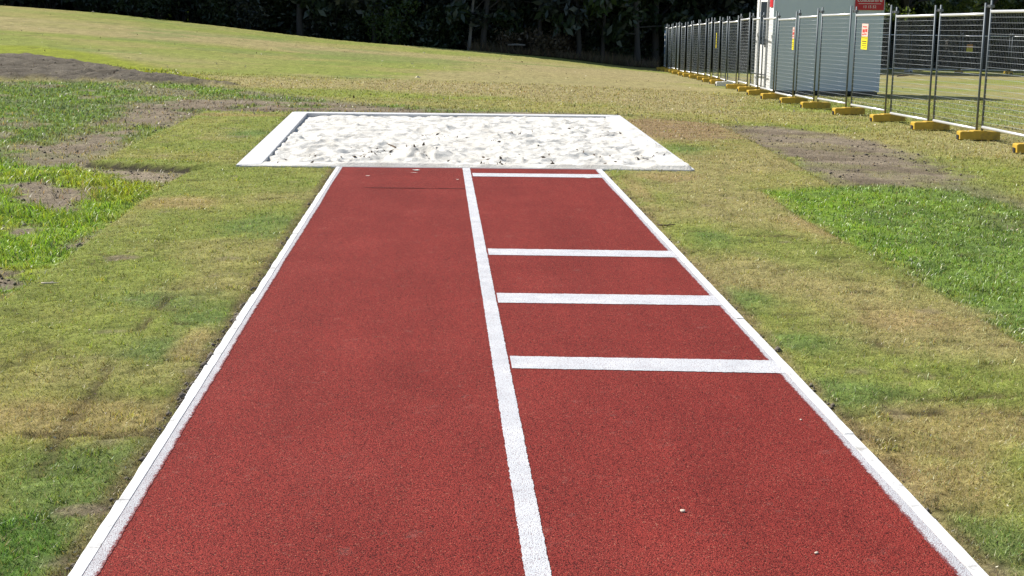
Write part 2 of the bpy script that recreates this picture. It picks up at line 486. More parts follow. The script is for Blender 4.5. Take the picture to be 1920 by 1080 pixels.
def mat_blade(name, trans=.4, gloss=.12):
    t = NT(name)
    a = t.n('ShaderNodeAttribute', attribute_name='gcol').outputs['Color']
    df = t.n('ShaderNodeBsdfDiffuse'); tr = t.n('ShaderNodeBsdfTranslucent'); gl = t.n('ShaderNodeBsdfGlossy')
    t.l(a, df.inputs[0])
    t.l(t.mix(1.0, a, (1.25, 1.2, .6), 'MULTIPLY'), tr.inputs[0])
    gl.inputs['Roughness'].default_value = .45; gl.inputs[0].default_value = (.5, .5, .5, 1)
    m1 = t.n('ShaderNodeMixShader'); m1.inputs[0].default_value = trans
    t.l(df.outputs[0], m1.inputs[1]); t.l(tr.outputs[0], m1.inputs[2])
    m2 = t.n('ShaderNodeMixShader'); m2.inputs[0].default_value = gloss
    t.l(m1.outputs[0], m2.inputs[1]); t.l(gl.outputs[0], m2.inputs[2])
    t.l(m2.outputs[0], t.out.inputs['Surface'])
    return t.m

def mat_leaf(name, c0, c1, trans=.35, gloss=.10):
    t = NT(name)
    r = t.n('ShaderNodeNewGeometry').outputs['Random Per Island']
    a = t.mix(r, c0, c1)
    df = t.n('ShaderNodeBsdfDiffuse'); tr = t.n('ShaderNodeBsdfTranslucent'); gl = t.n('ShaderNodeBsdfGlossy')
    t.l(a, df.inputs[0]); t.l(t.mix(1.0, a, (1.5, 1.6, .6), 'MULTIPLY'), tr.inputs[0])
    gl.inputs['Roughness'].default_value = .35; gl.inputs[0].default_value = (.7, .75, .8, 1)
    m1 = t.n('ShaderNodeMixShader'); m1.inputs[0].default_value = trans
    t.l(df.outputs[0], m1.inputs[1]); t.l(tr.outputs[0], m1.inputs[2])
    m2 = t.n('ShaderNodeMixShader'); m2.inputs[0].default_value = gloss
    t.l(m1.outputs[0], m2.inputs[1]); t.l(gl.outputs[0], m2.inputs[2])
    t.l(m2.outputs[0], t.out.inputs['Surface'])
    return t.m

def granules(t, p):
    """crumb rubber relief: 0 in the pits, 1 on top of the crumbs"""
    v = t.n('ShaderNodeTexVoronoi', feature='F1'); v.inputs['Scale'].default_value = 215; t.l(p, v.inputs['Vector'])
    v.inputs['Randomness'].default_value = 1
    g = t.math('SUBTRACT', 1.0, t.math('MULTIPLY', v.outputs['Distance'], 1.1))
    n = t.noise(p, 260, 3, .7)
    return t.math('ADD', t.math('MULTIPLY', g, .55), t.math('MULTIPLY', n, .45)), v.outputs['Color']

def mat_track():
    t = NT('red_rubber'); p = t.pos()
    g, vc = granules(t, p)
    base = t.ramp(t.noise(p, 1.3, 5, .6), [(.3, (.250, .0305, .0240)), (.55, (.282, .0365, .0285)), (.75, (.306, .045, .036))])
    k = t.ramp(g, [(.32, (.20, .18, .18)), (.47, (.82, .82, .82)), (.60, (1.2, 1.2, 1.15)), (.78, (1.55, 1.9, 1.6))])
    c = t.mix(1.0, base, k, 'MULTIPLY')
    sep = t.n('ShaderNodeSeparateColor'); t.l(vc, sep.inputs[0])
    fl = t.ramp(sep.outputs[0], [(.962, (0, 0, 0)), (.985, (1, 1, 1))])
    c = t.mix(t.math('MULTIPLY', fl, .5), c, (.48, .20, .13))
    dk = t.ramp(sep.outputs[1], [(.90, (0, 0, 0)), (.96, (1, 1, 1))])
    c = t.mix(t.math('MULTIPLY', dk, .45), c, (.07, .012, .014))
    # sand dust blown about
    s = t.ramp(t.noise(p, 7, 6, .72), [(.60, (0, 0, 0)), (.78, (1, 1, 1))])
    c = t.mix(t.math('MULTIPLY', s, .20), c, (.45, .30, .25))
    mp = t.n('ShaderNodeMapping'); mp.inputs['Scale'].default_value = (1.6, .22, 1); t.l(p, mp.inputs[0])
    lane = t.ramp(t.noise(mp.outputs[0], 1.6, 4, .6), [(.40, (.93, .93, .93)), (.64, (1.06, 1.07, 1.07))])
    c = t.mix(1.0, c, lane, 'MULTIPLY')
    sc = t.ramp(t.noise(p, 2.6, 7, .78, .6), [(.63, (0, 0, 0)), (.72, (1, 1, 1))])
    c = t.mix(t.math('MULTIPLY', sc, .22), c, (.42, .20, .16))
    return t.pbr(c, .85, 0, .15, t.bump(g, 1.0, .005))

def mat_line(name, wear=.5, blotch=.35, fade=False, pale=1.0):
    t = NT(name); p = t.pos()
    g, vc = granules(t, p)
    white = t.ramp(t.noise(p, 5, 5, .6), [(.3, (.50 * pale, .52 * pale, .55 * pale)), (.65, (.63 * pale, .645 * pale, .665 * pale))])
    pit = t.ramp(g, [(.30, (1, 1, 1)), (.30 + .12 * wear + .02, (0, 0, 0))])
    c = t.mix(pit, white, (.22, .15, .16))
    w = t.ramp(t.noise(p, 9, 5, .7), [(.55, (0, 0, 0)), (.75, (1, 1, 1))])
    pit2 = t.ramp(g, [(.42, (1, 1, 1)), (.52, (0, 0, 0))])
    c = t.mix(t.math('MULTIPLY', t.math('MULTIPLY', w, pit2), blotch), c, (.25, .17, .18))
    if fade:
        f = t.n('ShaderNodeAttribute', attribute_name='fade').outputs['Fac']
        q = t.math('ADD', t.math('MULTIPLY', t.noise(p, 130, 3, .75), .9), t.math('MULTIPLY', t.noise(p, 14, 3, .6), .5))
        m = t.ramp(t.math('SUBTRACT', t.math('MULTIPLY', f, .75), t.math('SUBTRACT', q, .52)), [(.35, (0, 0, 0)), (.47, (1, 1, 1))])
        c = t.mix(m, c, (.17, .035, .035))
    return t.pbr(c, .75, 0, .3, t.bump(g, .9, .004))

def mat_kerb():
    t = NT('white_kerb'); p = t.pos()
    c = t.ramp(t.noise(p, 9, 6, .72), [(.32, (.32, .31, .29)), (.44, (.62, .62, .62)), (.62, (.74, .74, .74))])
    st = t.ramp(t.noise(p, 45, 3, .7), [(.66, (0, 0, 0)), (.74, (1, 1, 1))])
    c = t.mix(t.math('MULTIPLY', st, .35), c, (.32, .29, .25))
    return t.pbr(c, .7, 0, .3, t.bump(t.noise(p, 80, 4, .7), .5, .004))

def mat_border():
    t = NT('white_concrete'); p = t.pos()
    c = t.ramp(t.noise(p, 6, 6, .7), [(.3, (.47, .475, .48)), (.5, (.56, .565, .575)), (.7, (.64, .645, .65))])
    st = t.ramp(t.noise(p, 70, 3, .7), [(.62, (0, 0, 0)), (.72, (1, 1, 1))])
    c = t.mix(t.math('MULTIPLY', st, .3), c, (.48, .48, .48))
    return t.pbr(c, .85, 0, .2, t.bump(t.noise(p, 120, 4, .7), .4, .003))

def mat_sand():
    t = NT('white_sand'); p = t.pos()
    a = t.noise(p, 2.2, 5, .65); b = t.noise(p, 90, 3, .7)
    c = t.ramp(a, [(.3, (.58, .55, .49)), (.5, (.67, .65, .60)), (.7, (.72, .705, .665))])
    k = t.ramp(b, [(.3, (.80, .80, .80)), (.6, (1.05, 1.05, 1.05))])
    c = t.mix(1.0, c, k, 'MULTIPLY')
    nr = t.bump(t.noise(p, 30, 6, .75), .8, .02)
    return t.pbr(c, .95, 0, .1, nr)

def mat_bark(name, c0, c1):
    t = NT(name); tc = t.n('ShaderNodeTexCoord').outputs['Object']
    mp = t.n('ShaderNodeMapping'); mp.inputs['Scale'].default_value = (6, 6, .8); t.l(tc, mp.inputs[0])
    f = t.noise(mp.outputs[0], 3, 6, .7)
    return t.pbr(t.mix(f, c0, c1), .9, 0, .2, t.bump(f, .8, .03))

M = dict(
    ground=mat_ground(), blade=mat_blade('mown_grass', .28, .05), lush=mat_blade('long_grass', .38, .10),
    track=mat_track(), line=mat_line('line_paint', .55, .5), edge=mat_line('worn_line_paint', 1.25, .9, True, .88), kerb=mat_kerb(), border=mat_border(), sand=mat_sand(),
    seam=simple('dark_seam', (.06, .02, .02), .9, 0, .1),
    galv=simple('sunlit_galvanised_steel', (.72, .73, .74), .36, .45, .6, .12, 20),  # rails: sun glint on the steel put into a paler base colour
    post=simple('backlit_galvanised_steel', (.125, .145, .16), .55, .35, .4, .25, 14),  # posts: the same steel with its backlit tone put into the colour
    wire=simple('galvanised_wire', (.34, .37, .40), .5, .4, .4, .1, 20),
    clamp=simple('clamp_steel', (.16, .17, .18), .5, .7, .4, .2, 30),
    yfoot=simple('yellow_plastic', (.52, .335, .034), .55, 0, .4, .22, 9, .002, 60, ((.20, .13, .05), .65)),
    wfoot=simple('white_concrete_foot', (.62, .60, .56), .8, 0, .3, .15, 9, .003, 60, ((.30, .27, .22), .5)),
    grey=simple('grey_panel', (.62, .70, .78), .5, 0, .4, .05, 1.5, 0, 60, ((.54, .60, .67), .2)),
    white=simple('white_cladding', (.80, .80, .79), .45, 0, .4, .04, 2),
    dark=simple('dark_steel', (.035, .037, .040), .6, .2, .3),
    glass=simple('dark_glass', (.035, .045, .055), .12, 0, .6, .1),
    frame=simple('grey_frame', (.30, .31, .32), .4, .6, .4),
    red=simple('red_sign', (.50, .025, .035), .5, 0, .4, .08, 4),
    ink=simple('white_lettering', (.80, .80, .80), .5, 0, .3, .02),
    pink=simple('pale_pink_sign', (.78, .52, .46), .5, 0, .3, .1, 14),
    redink=simple('red_print', (.55, .06, .05), .5, 0, .3, .1, 20),
    yellow=simple('yellow_sign', (.80, .66, .03), .5, 0, .3, .06, 10),
    orange=simple('orange_sign', (.62, .28, .08), .5, 0, .3, .06, 10),
    blackink=simple('black_print', (.12, .11, .04), .6, 0, .2, .05),
    blue=simple('blue_sign', (.10, .16, .26), .5, 0, .3, .2, 10),
    twig=simple('dry_twig', (.16, .115, .075), .9, 0, .2, .3, 30),
    litter=simple('pale_dry_leaf', (.62, .56, .42), .8, 0, .2, .25, 30),
    dlitter=simple('brown_dry_leaf', (.10, .072, .05), .85, 0, .2, .4, 30),
    stone=simple('pale_stone', (.60, .52, .42), .85, 0, .2, .2, 60, .002, 200),
    clod=simple('earth_clod', (.15, .130, .104), .95, 0, .1, .35, 9),
    bark=mat_bark('dark_bark', (.045, .043, .043), (.115, .108, .10)),
    pbark=mat_bark('pale_bark', (.17, .155, .14), (.42, .40, .37)),
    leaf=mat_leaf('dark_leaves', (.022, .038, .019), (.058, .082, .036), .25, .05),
    leaf2=mat_leaf('green_leaves', (.045, .080, .022), (.085, .120, .035), .35, .05),
    leaf3=mat_leaf('grey_green_leaves', (.034, .044, .034), (.080, .092, .068), .25, .07),
    leafg=mat_leaf('pale_gap_leaves', (.13, .16, .13), (.42, .45, .43), .3, .2),  # pale leaf colour stands for bright gaps seen through the wood
    leafb=mat_leaf('brown_leaves', (.085, .066, .046), (.19, .15, .105), .25, .04),
    leafl=mat_leaf('light_leaves', (.090, .130, .030), (.17, .21, .06), .45, .10),
)

# ------------------------------------------------------------------ ground
def axis_y():
    ys = [-12, -8, -5, -3, -1, 0, .8, 1.5, 2.1, 2.6]
    y = 3.0
    while y < 78:
        ys.append(y); y += max(.042, .0042 * y)
    st = 1.0
    while y < 320:
        ys.append(y); y += st; st *= 1.25
    return np.array(ys)

def axis_x():
    xs = list(np.arange(0, 6.4, .045)); st = .05; x = 6.4
    while x < 34:
        xs.append(x); x += st; st = min(st * 1.018, .45)
    while x < 320:
        xs.append(x); x += st; st *= 1.3
    xs = np.array(xs)
    return np.concatenate([-xs[:0:-1], xs])

gy, gx = axis_y(), axis_x()
GX, GY = np.meshgrid(gx, gy)
fx, fy = GX.ravel(), GY.ravel()
gc, gd, gh, gden, goff, gsod = ground_field(fx, fy)
gz = terrain(fx, fy) - .030 + goff
inside = sdp(PIT, fx, fy)
under = hard_cover(fx, fy, -.012)
gz = np.where(under, -.12, gz)
near_edge = hard_cover(fx, fy, .05) & ~under
gz = np.where(near_edge, np.minimum(gz, -.012), gz)
nx, ny = len(gx), len(gy)
I = np.arange(nx * ny).reshape(ny, nx)
Q = np.stack([I[:-1, :-1].ravel(), I[:-1, 1:].ravel(), I[1:, 1:].ravel(), I[1:, :-1].ravel()], 1)
gc = np.where((gsod > .5)[:, None], gc * np.array([.97, .92, .90]), gc)
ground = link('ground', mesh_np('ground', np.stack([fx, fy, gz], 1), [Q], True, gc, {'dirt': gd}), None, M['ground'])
tag(ground, 'mown grass field with bare earth patches rising to a bank at left', kind='structure')

# ------------------------------------------------------------------ grass blades
def blades(name, label, x, y, z0, hgt, wid, colr, lean, mat, seg=1):
    n = len(x)
    a = rng.uniform(0, 2 * np.pi, n); b = rng.uniform(0, 2 * np.pi, n)
    dx, dy = np.cos(a) * wid, np.sin(a) * wid
    lx, ly = np.cos(b) * lean * hgt, np.sin(b) * lean * hgt
    zt = hgt * np.sqrt(np.clip(1 - (lean * .8) ** 2, .08, 1))
    P = [np.stack([x - dx, y - dy, z0], 1), np.stack([x + dx, y + dy, z0], 1)]
    tip = np.stack([x + lx, y + ly, z0 + zt], 1)
    if seg == 1:
        V = np.stack(P + [tip], 1).reshape(-1, 3)
        F = [np.arange(n * 3).reshape(n, 3)]
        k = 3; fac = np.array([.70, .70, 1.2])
    else:
        m = np.stack([x + lx * .35, y + ly * .35, z0 + zt * .62], 1)
        d = np.stack([dx, dy, np.zeros(n)], 1) * .8
        V = np.stack(P + [m + d, m - d, tip], 1).reshape(-1, 3)
        i = np.arange(n) * 5
        F = [np.stack([i, i + 1, i + 2, i + 3], 1), np.stack([i + 3, i + 2, i + 4], 1)]
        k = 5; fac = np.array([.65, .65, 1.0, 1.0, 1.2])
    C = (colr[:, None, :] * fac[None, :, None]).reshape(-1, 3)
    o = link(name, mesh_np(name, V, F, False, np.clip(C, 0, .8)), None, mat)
    return tag(o, label, kind='stuff')

def scatter(n, d0, d1, s0, s1):
    d = np.exp(rng.uniform(np.log(d0), np.log(d1), n))
    s = rng.uniform(s0, s1, n)
    return d * s, d

def jitter(c, n, amt=.36):
    k = 1 + rng.normal(0, amt, (n, 1))
    hue = 1 + rng.normal(0, .10, (n, 3))
    return np.clip(c * np.clip(k, .35, 1.9) * hue, .006, .6)

def plant(n, d0, d1):
    x, y = scatter(n, d0, d1, -.62, .75)
    ok = ~hard_cover(x, y, .004)
    x, y = x[ok], y[ok]
    c, dirt, h, den, off, sod = ground_field(x, y)
    clump = fbm(x * 9, y * 9, 201, 2)
    keep = rng.random(len(x)) < den * np.where(h > .0305, .25 + 1.5 * sstep(.35, .62, clump), .40 + 1.0 * clump)
    x, y, c, h, off, sod = x[keep], y[keep], c[keep], h[keep], off[keep], sod[keep]
    z = terrain(x, y) - .032 + off
    e = np.where(y < 15.8, np.minimum(np.abs(x - KL), np.abs(x - KR)), 9)
    h = np.where(e < .05, h * .7, h)
    return x, y, z, c, h, sod

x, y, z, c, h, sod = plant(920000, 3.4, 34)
n = len(x)
tall = h > .0305
def run(sel, name, label, mat, lean0, lean1, seg, wk):
    k = int(sel.sum())
    hh = h[sel] * rng.uniform(.45, 1.35, k) * np.where(y[sel] > 16, 1.15, 1)
    ww = np.maximum(.0016, y[sel] * .00024) * wk * rng.uniform(.7, 1.4, k)
    cc = jitter(c[sel] * 1.45, k, (.42 if seg == 2 else .50))
    straw = rng.random(k) < np.where(h[sel] > .0305, .05, .16)
    cc[straw] = jitter(np.tile(np.array([.46, .40, .21]), (int(straw.sum()), 1)), int(straw.sum()), .2)
    blades(name, label, x[sel], y[sel], z[sel], hh, ww, cc, rng.uniform(lean0, lean1, k), mat, seg)
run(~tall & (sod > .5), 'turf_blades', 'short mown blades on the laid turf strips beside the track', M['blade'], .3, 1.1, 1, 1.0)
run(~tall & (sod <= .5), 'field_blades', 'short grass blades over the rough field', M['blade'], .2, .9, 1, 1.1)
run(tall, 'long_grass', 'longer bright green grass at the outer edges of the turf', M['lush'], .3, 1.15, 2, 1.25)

# crumbs of earth on the bare ground
def octa(x, y, z, r, name, label, mat):
    n = len(x)
    base = np.array([(1, 0, 0), (0, 1, 0), (-1, 0, 0), (0, -1, 0), (0, 0, .8), (0, 0, -.6)])
    V = base[None] * r[:, None, None] * rng.uniform(.6, 1.3, (n, 6, 1))
    a = rng.uniform(0, 6.28, n); ca, sa = np.cos(a), np.sin(a)
    X = V[:, :, 0] * ca[:, None] - V[:, :, 1] * sa[:, None]; Y = V[:, :, 0] * sa[:, None] + V[:, :, 1] * ca[:, None]
    V = np.stack([X + x[:, None], Y + y[:, None], V[:, :, 2] + z[:, None]], 2).reshape(-1, 3)
    f = np.array([(0, 1, 4), (1, 2, 4), (2, 3, 4), (3, 0, 4), (1, 0, 5), (2, 1, 5), (3, 2, 5), (0, 3, 5)])
    F = (f[None] + (np.arange(n) * 6)[:, None, None]).reshape(-1, 3)
    return tag(link(name, mesh_np(name, V, [F]), None, mat), label, kind='stuff')

x, y = scatter(90000, 7, 34, -.52, .5)
ok = ~hard_cover(x, y, .02); x, y = x[ok], y[ok]
c, dirt, h, den, off, sod = ground_field(x, y)
rough = sdp(Z_ROUGHL, x, y) < 0
ok = ((dirt > .45) | rough) & (rng.random(len(x)) < np.where(dirt > .45, .34, .12) * sstep(.35, .6, fbm(x * 2, y * 2, 301, 3))); x, y, off = x[ok], y[ok], off[ok]
r = rng.gamma(2, .0036, len(x)) * (.8 + y * .012) + .004
octa(x, y, terrain(x, y) - .030 + off + r * .3, r, 'earth_clods', 'small dark clods of earth on the bare patches', M['clod'])

# soil and crumbs pushed up against the outside of the left edging
yk = np.concatenate([rng.uniform(5.6, 8.2, 150), rng.uniform(4.2, 15, 130)]); xk = KL - np.abs(rng.normal(.012, .014, len(yk)))
octa(xk, yk, np.full(len(yk), -.006), rng.gamma(2, .0035, len(yk)) + .003, 'edge_soil', 'crumbs of soil along the outside of the left edging', M['clod'])
yk = rng.uniform(4.2, 15, 90); xk = KR + np.abs(rng.normal(.012, .016, len(yk)))
octa(xk, yk, np.full(len(yk), -.008), rng.gamma(2, .0030, len(yk)) + .003, 'edge_soil', 'crumbs of soil along the outside of the right edging', M['clod'])

# dry leaf flecks on the grass
def flecks(x, y, z, s, name, label, mat, flat=.5):
    n = len(x)
    a = rng.normal(0, 1, (n, 3)); a[:, 2] *= flat; a /= np.linalg.norm(a, axis=1)[:, None]
    b = rng.normal(0, 1, (n, 3)); b -= (b * a).sum(1)[:, None] * a; b /= np.linalg.norm(b, axis=1)[:, None]
    c0 = np.stack([x, y, z], 1)
    V = np.stack([c0 - a * s[:, None], c0 - b * s[:, None] * .4, c0 + a * s[:, None], c0 + b * s[:, None] * .4], 1).reshape(-1, 3)
    F = np.arange(n * 4).reshape(n, 4)
    return tag(link(name, mesh_np(name, V, [F]), None, mat), label, kind='stuff')
x, y = scatter(1500, 3.8, 50, -.5, .58)
ok = ~hard_cover(x, y, .02); x, y = x[ok], y[ok]
o_ = ground_field(x, y)[4]
flecks(x, y, terrain(x, y) - .012 + o_, rng.uniform(.004, .010, len(x)) * (.8 + y * .022), 'leaf_litter', 'pale dry leaf flecks scattered on the grass', M['litter'])
x, y = scatter(1100, 3.8, 40, -.5, .58)
ok = ~hard_cover(x, y, .02); x, y = x[ok], y[ok]
o_ = ground_field(x, y)[4]
flecks(x, y, terrain(x, y) - .012 + o_, rng.uniform(.004, .012, len(x)) * (.8 + y * .025), 'dark_leaf_litter', 'brown dead leaf flecks scattered on the grass', M['dlitter'])

x, y = scatter(600, 22, 58, -.45, .40)
o_ = ground_field(x, y)[4]; ok = ~hard_cover(x, y, .02); x, y, o_ = x[ok], y[ok], o_[ok]
flecks(x, y, terrain(x, y) - .010 + o_, rng.gamma(2, .006, len(x)) + .010, 'slope_litter', 'pale dry bits over the far slope', M['litter'], 2.5)
x, y = scatter(420, 22, 58, -.45, .40)
o_ = ground_field(x, y)[4]; ok = ~hard_cover(x, y, .02); x, y, o_ = x[ok], y[ok], o_[ok]
flecks(x, y, terrain(x, y) - .010 + o_, rng.gamma(2, .006, len(x)) + .010, 'slope_crumbs', 'dark bits of earth and leaf over the far slope', M['dlitter'], 2.5)

# ------------------------------------------------------------------ running track
def strip(pts_a, pts_b, z):
    """sheet between two matching edge lists"""
    A = np.array(pts_a, float); B = np.array(pts_b, float); n = len(A)
    V = np.concatenate([np.c_[A, np.full(n, z)], np.c_[B, np.full(n, z)]])
    i = np.arange(n - 1)
    F = np.stack([i, i + n, i + n + 1, i + 1], 1)
    return V, F

TX0, TX1 = KL + .046, KR - .052
tm = MB().box((TX0, -9, -.10), (TX1, TRK_END + .02, 0))
track = tm.build('running_track', M['track'])
tag(track, 'red rubber long jump runway with white lines and edging', kind='structure')

def ragged(n, amp, s):
    t = np.arange(n)
    return (vnoise(t * .35, t * 0 + s, s) - .5) * amp * 1.2 + rng.uniform(-.5, .5, n) * amp

def line_between(name, a0, a1, b0, b1, z, mat, amp=.006, step=.008):
    L = math.hypot(a1[0] - a0[0], a1[1] - a0[1]); n = max(8, int(L / step))
    t = np.linspace(0, 1, n)[:, None]
    A = np.array(a0) * (1 - t) + np.array(a1) * t; B = np.array(b0) * (1 - t) + np.array(b1) * t
    d = (A[n // 2] - B[n // 2]); d = d / np.linalg.norm(d)
    A = A + d * ragged(n, amp, 3)[:, None]; B = B + d * ragged(n, amp, 7)[:, None]
    V, F = strip(A, B, z)
    return link(name, mesh_np(name, V, [F]), track, mat)

cl = line_between('centre_line', (.355, 4.0), (.303, TRK_END), (.270, 4.0), (.219, TRK_END), .003, M['line'], .0032)
c0_ = line_between('centre_line', (.36, -9), (.355, 4.0), (.276, -9), (.270, 4.0), .003, M['line'], .006, .03)
for (xl, xr, yt0, yt1, yb0, yb1) in ((.322, 1.741, 14.87, 14.82, 14.585, 14.52), (.340, 1.741, 10.17, 10.09, 9.91, 9.825),
                                     (.345, 1.741, 8.552, 8.475, 8.265, 8.19), (.354, 1.741, 6.952, 6.855, 6.709, 6.60)):
    line_between('cross_line', (xl, yt0), (xr, yt1), (xl, yb0), (xr, yb1), .003, M['line'], .005)
# paint that ran over from the edging on to the rubber, ragged on the inside
def edge_paint(x_out, sgn):
    ys = np.arange(3.2, TRK_END, .010); n = len(ys)
    w = .014 + .036 * fbm(ys * .5, ys * 0 + sgn, 5, 3) + .014 * sstep(9, 4, ys) + ragged(n, .004, 9)
    w = np.clip(w, .012, .12)
    K = 4
    V = np.concatenate([np.c_[x_out + sgn * w * k / K, ys, np.full(n, .0020)] for k in range(K + 1)])
    i = np.arange(n - 1)
    F = np.concatenate([np.stack([i + k * n, i + (k + 1) * n, i + (k + 1) * n + 1, i + k * n + 1], 1) for k in range(K)])
    e = np.repeat(np.arange(K + 1) / K, n)
    return link('edge_line', mesh_np('edge_line', V, [F if sgn > 0 else F[:, ::-1]], attrs={'fade': e}), track, M['edge'])
edge_paint(TX0 + .001, 1); edge_paint(TX1 - .001, -1)
sx = np.linspace(at(682, 352)[0], .22, 120); sy = np.linspace(at(682, 352)[1], at(866, 354)[1], 120)
wv = .010 * fbm(sx * 9, sx * 0, 3, 3) * (vnoise(sx * 14, sx * 0, 4) > .3)
V, F = strip(np.c_[sx, sy + wv], np.c_[sx, sy - .014 - wv], .0035)
link('seam', mesh_np('seam', V, [F[:, ::-1]]), track, M['seam'])

def kerb_run(x0, x1, joints):
    for a, b in zip(joints[:-1], joints[1:]):
        dx = random.uniform(-.004, .004); dz = random.uniform(-.002, .004); tw = random.uniform(-.004, .004)
        n = max(2, int((b - a) / .12)); mb = MB()
        ys = np.linspace(a + .0013, b - .0013, n + 1)
        jx0 = [x0 + dx + tw * (k / n - .5) + random.uniform(-.003, .003) for k in range(n + 1)]
        jx1 = [x1 - .0005 for k in range(n + 1)]
        zt = [.0030 + dz * .25 + random.uniform(-.0015, .0015) for k in range(n + 1)]
        vs = []; fs = []
        for k in range(n + 1):
            vs += [(jx0[k], ys[k], -.10), (jx0[k], ys[k], zt[k] - .002), (jx0[k] + .004, ys[k], zt[k]), (jx1[k] - .002, ys[k], zt[k]), (jx1[k], ys[k], zt[k] - .002), (jx1[k], ys[k], -.10)]
        for k in range(n):
            for q in range(5):
                i = k * 6 + q; fs.append((i, i + 1, i + 7, i + 6))
        fs.append(tuple(range(5, -1, -1))); fs.append(tuple(n * 6 + q for q in range(6)))
        mb.add(vs, fs).build('edging_board', M['kerb'], track)
yj = lambda u, v: at(u, v)[1]
kerb_run(KL, TX0, [-9, -6, -3.6, -1.2, 1.2, 3.6, 4.85, 6.2, yj(380, 690), yj(470, 552), yj(548, 437), yj(595, 362), TRK_END - .04])
kerb_run(TX1 + .001, KR, [-9, -6, -3.6, -1.2, 1.2, 3.4, 4.6, yj(1580, 815), yj(1466, 690), yj(1382, 598), 9.6, 11.9, 14.0, TRK_END - .2])

# ------------------------------------------------------------------ sand pit
pit = thing('sand_pit', 'wide landing pit of rumpled white sand with white concrete borders', 'sand pit', (0, 0, 0))
def slab(a, b, c, d, z1=.014, z0=-.16):
    mb = MB(); mb.hexa([(*a, z0), (*b, z0), (*c, z0), (*d, z0), (*a, z1), (*b, z1), (*c, z1), (*d, z1)])
    return mb.build('border', M['border'], pit, False, .006)
P, Qi = PIT, PITI
slab(P[0], Qi[0], Qi[3], P[3]); slab(Qi[1], P[1], P[2], Qi[2])
slab(Qi[3] + (.002, .002), Qi[2] + (-.002, .002), P[2] + (-.02, 0), P[3] + (.02, 0), .017)
slab(P[0] + (.02, 0), P[1] + (-.02, 0), Qi[1] + (-.002, -.002), Qi[0] + (.002, -.002), .005)
NU, NV = 230, 320
uu, vv = np.meshgrid(np.linspace(.012, .992, NU), np.concatenate([[0, .0012], np.linspace(.003, .985, NV - 2)]))
uu, vv = uu.ravel(), vv.ravel()
C0, C1, C2, C3 = PIT
XY = (C0[None] * ((1 - uu) * (1 - vv))[:, None] + C1[None] * (uu * (1 - vv))[:, None] + C2[None] * (uu * vv)[:, None] + C3[None] * ((1 - uu) * vv)[:, None])
sxx, syy = XY[:, 0], XY[:, 1]
wx = sxx + (fbm(sxx * 1.5, syy * 1.5, 402, 3) - .5) * .8; wy = syy + (fbm(sxx * 1.5 + 9, syy * 1.5, 403, 3) - .5) * .8
rid = 1 - np.abs(2 * fbm(wx * 1.7, wy * 1.5, 411, 3) - 1)
rid2 = 1 - np.abs(2 * vnoise(wx * 3.7, wy * 3.1, 421) - 1)
amp = .27 + .42 * sstep(.62, .1, uu) * sstep(.9, .2, vv)
rid3 = 1 - np.abs(2 * fbm(wx * 2.6, wy * 7.0, 425, 3) - 1)
zs = (rid3 - .6) * .040 * sstep(.35, .7, uu) + (np.maximum(0, 1 - np.abs(2 * vnoise(wx * 6.1, wy * 5.3, 427) - 1)) ** 2 - .33) * .030 - .03 + (rid * .085 + rid2 * .045 + (fbm(sxx * 7, syy * 7, 431, 3) - .5) * .060 - .065) * amp + (fbm(sxx * 15, syy * 13, 433, 2) - .5) * .022
# the heap the jumpers leave near the board, and foot holes
mx, my = at(735, 295)
zs += .10 * np.exp(-(((sxx - mx - .35) / .45) ** 2 + ((syy - my) / .5) ** 2)) * (.5 + rid2)
zs -= .09 * np.exp(-(((sxx - mx) / .16) ** 2 + ((syy - my + .12) / .2) ** 2))
for k in range(70):
    hx, hy = rng.uniform(-2, 2.5), rng.uniform(15.8, 22.4); rr = rng.uniform(.06, .16)
    an = rng.uniform(0, 3.14); ca, sa = math.cos(an), math.sin(an)
    px_, py_ = (sxx - hx) * ca + (syy - hy) * sa, -(sxx - hx) * sa + (syy - hy) * ca
    q2 = (px_ / (rr * 1.7)) ** 2 + (py_ / rr) ** 2
    zs += -rr * .26 * np.exp(-q2 * 1.4) + rr * .10 * np.exp(-(np.sqrt(q2) - 1.5) ** 2 * 4)
si = sdp(PITI, sxx, syy)
left = sstep(.16, 0, uu); back = sstep(.86, 1, vv)
zs -= left * .022 + back * .012
over = sstep(-.05, .04, si)
cover = fbm(sxx * 2.2, syy * 2.2, 441, 4) + .20 * sstep(.7, .95, uu) * sstep(.95, .25, vv) + .30 * sstep(.06, .0, vv) - .35 * left - .25 * sstep(.93, .97, vv)
target = .012 + (cover - .62) * .14 + (fbm(sxx * 9, syy * 9, 451, 2) - .5) * .016
zs = zs * (1 - over) + np.minimum(target, .05) * over
zs = np.where((si > -.05) & (uu > .5), np.maximum(zs, -.01), zs)
outer = sdp(PIT, sxx, syy)
zs = np.where(outer > -.03, np.minimum(zs, .012), zs)
zs = np.where((outer > -.018), np.where(vv < .02, -.02, -.06), zs)
front = (vv < .055) & (outer < -.004)
zs = np.where(front, np.maximum(zs, .008 + .016 * (fbm(sxx * 4, syy * 9, 461, 3) - .4)), zs)
zs = np.where((vv < .02) & (outer < -.004), np.minimum(zs, .014 + .9 * np.maximum(0, -outer - .02)), zs)
I = np.arange(NU * NV).reshape(NV, NU)
Q = np.stack([I[:-1, :-1].ravel(), I[:-1, 1:].ravel(), I[1:, 1:].ravel(), I[1:, :-1].ravel()], 1)
link('sand', mesh_np('sand', np.stack([sxx, syy, zs], 1), [Q], True), pit, M['sand'])

def sand_z(px, py):
    i = np.argmin((sxx - px) ** 2 + (syy - py) ** 2); return float(zs[i])

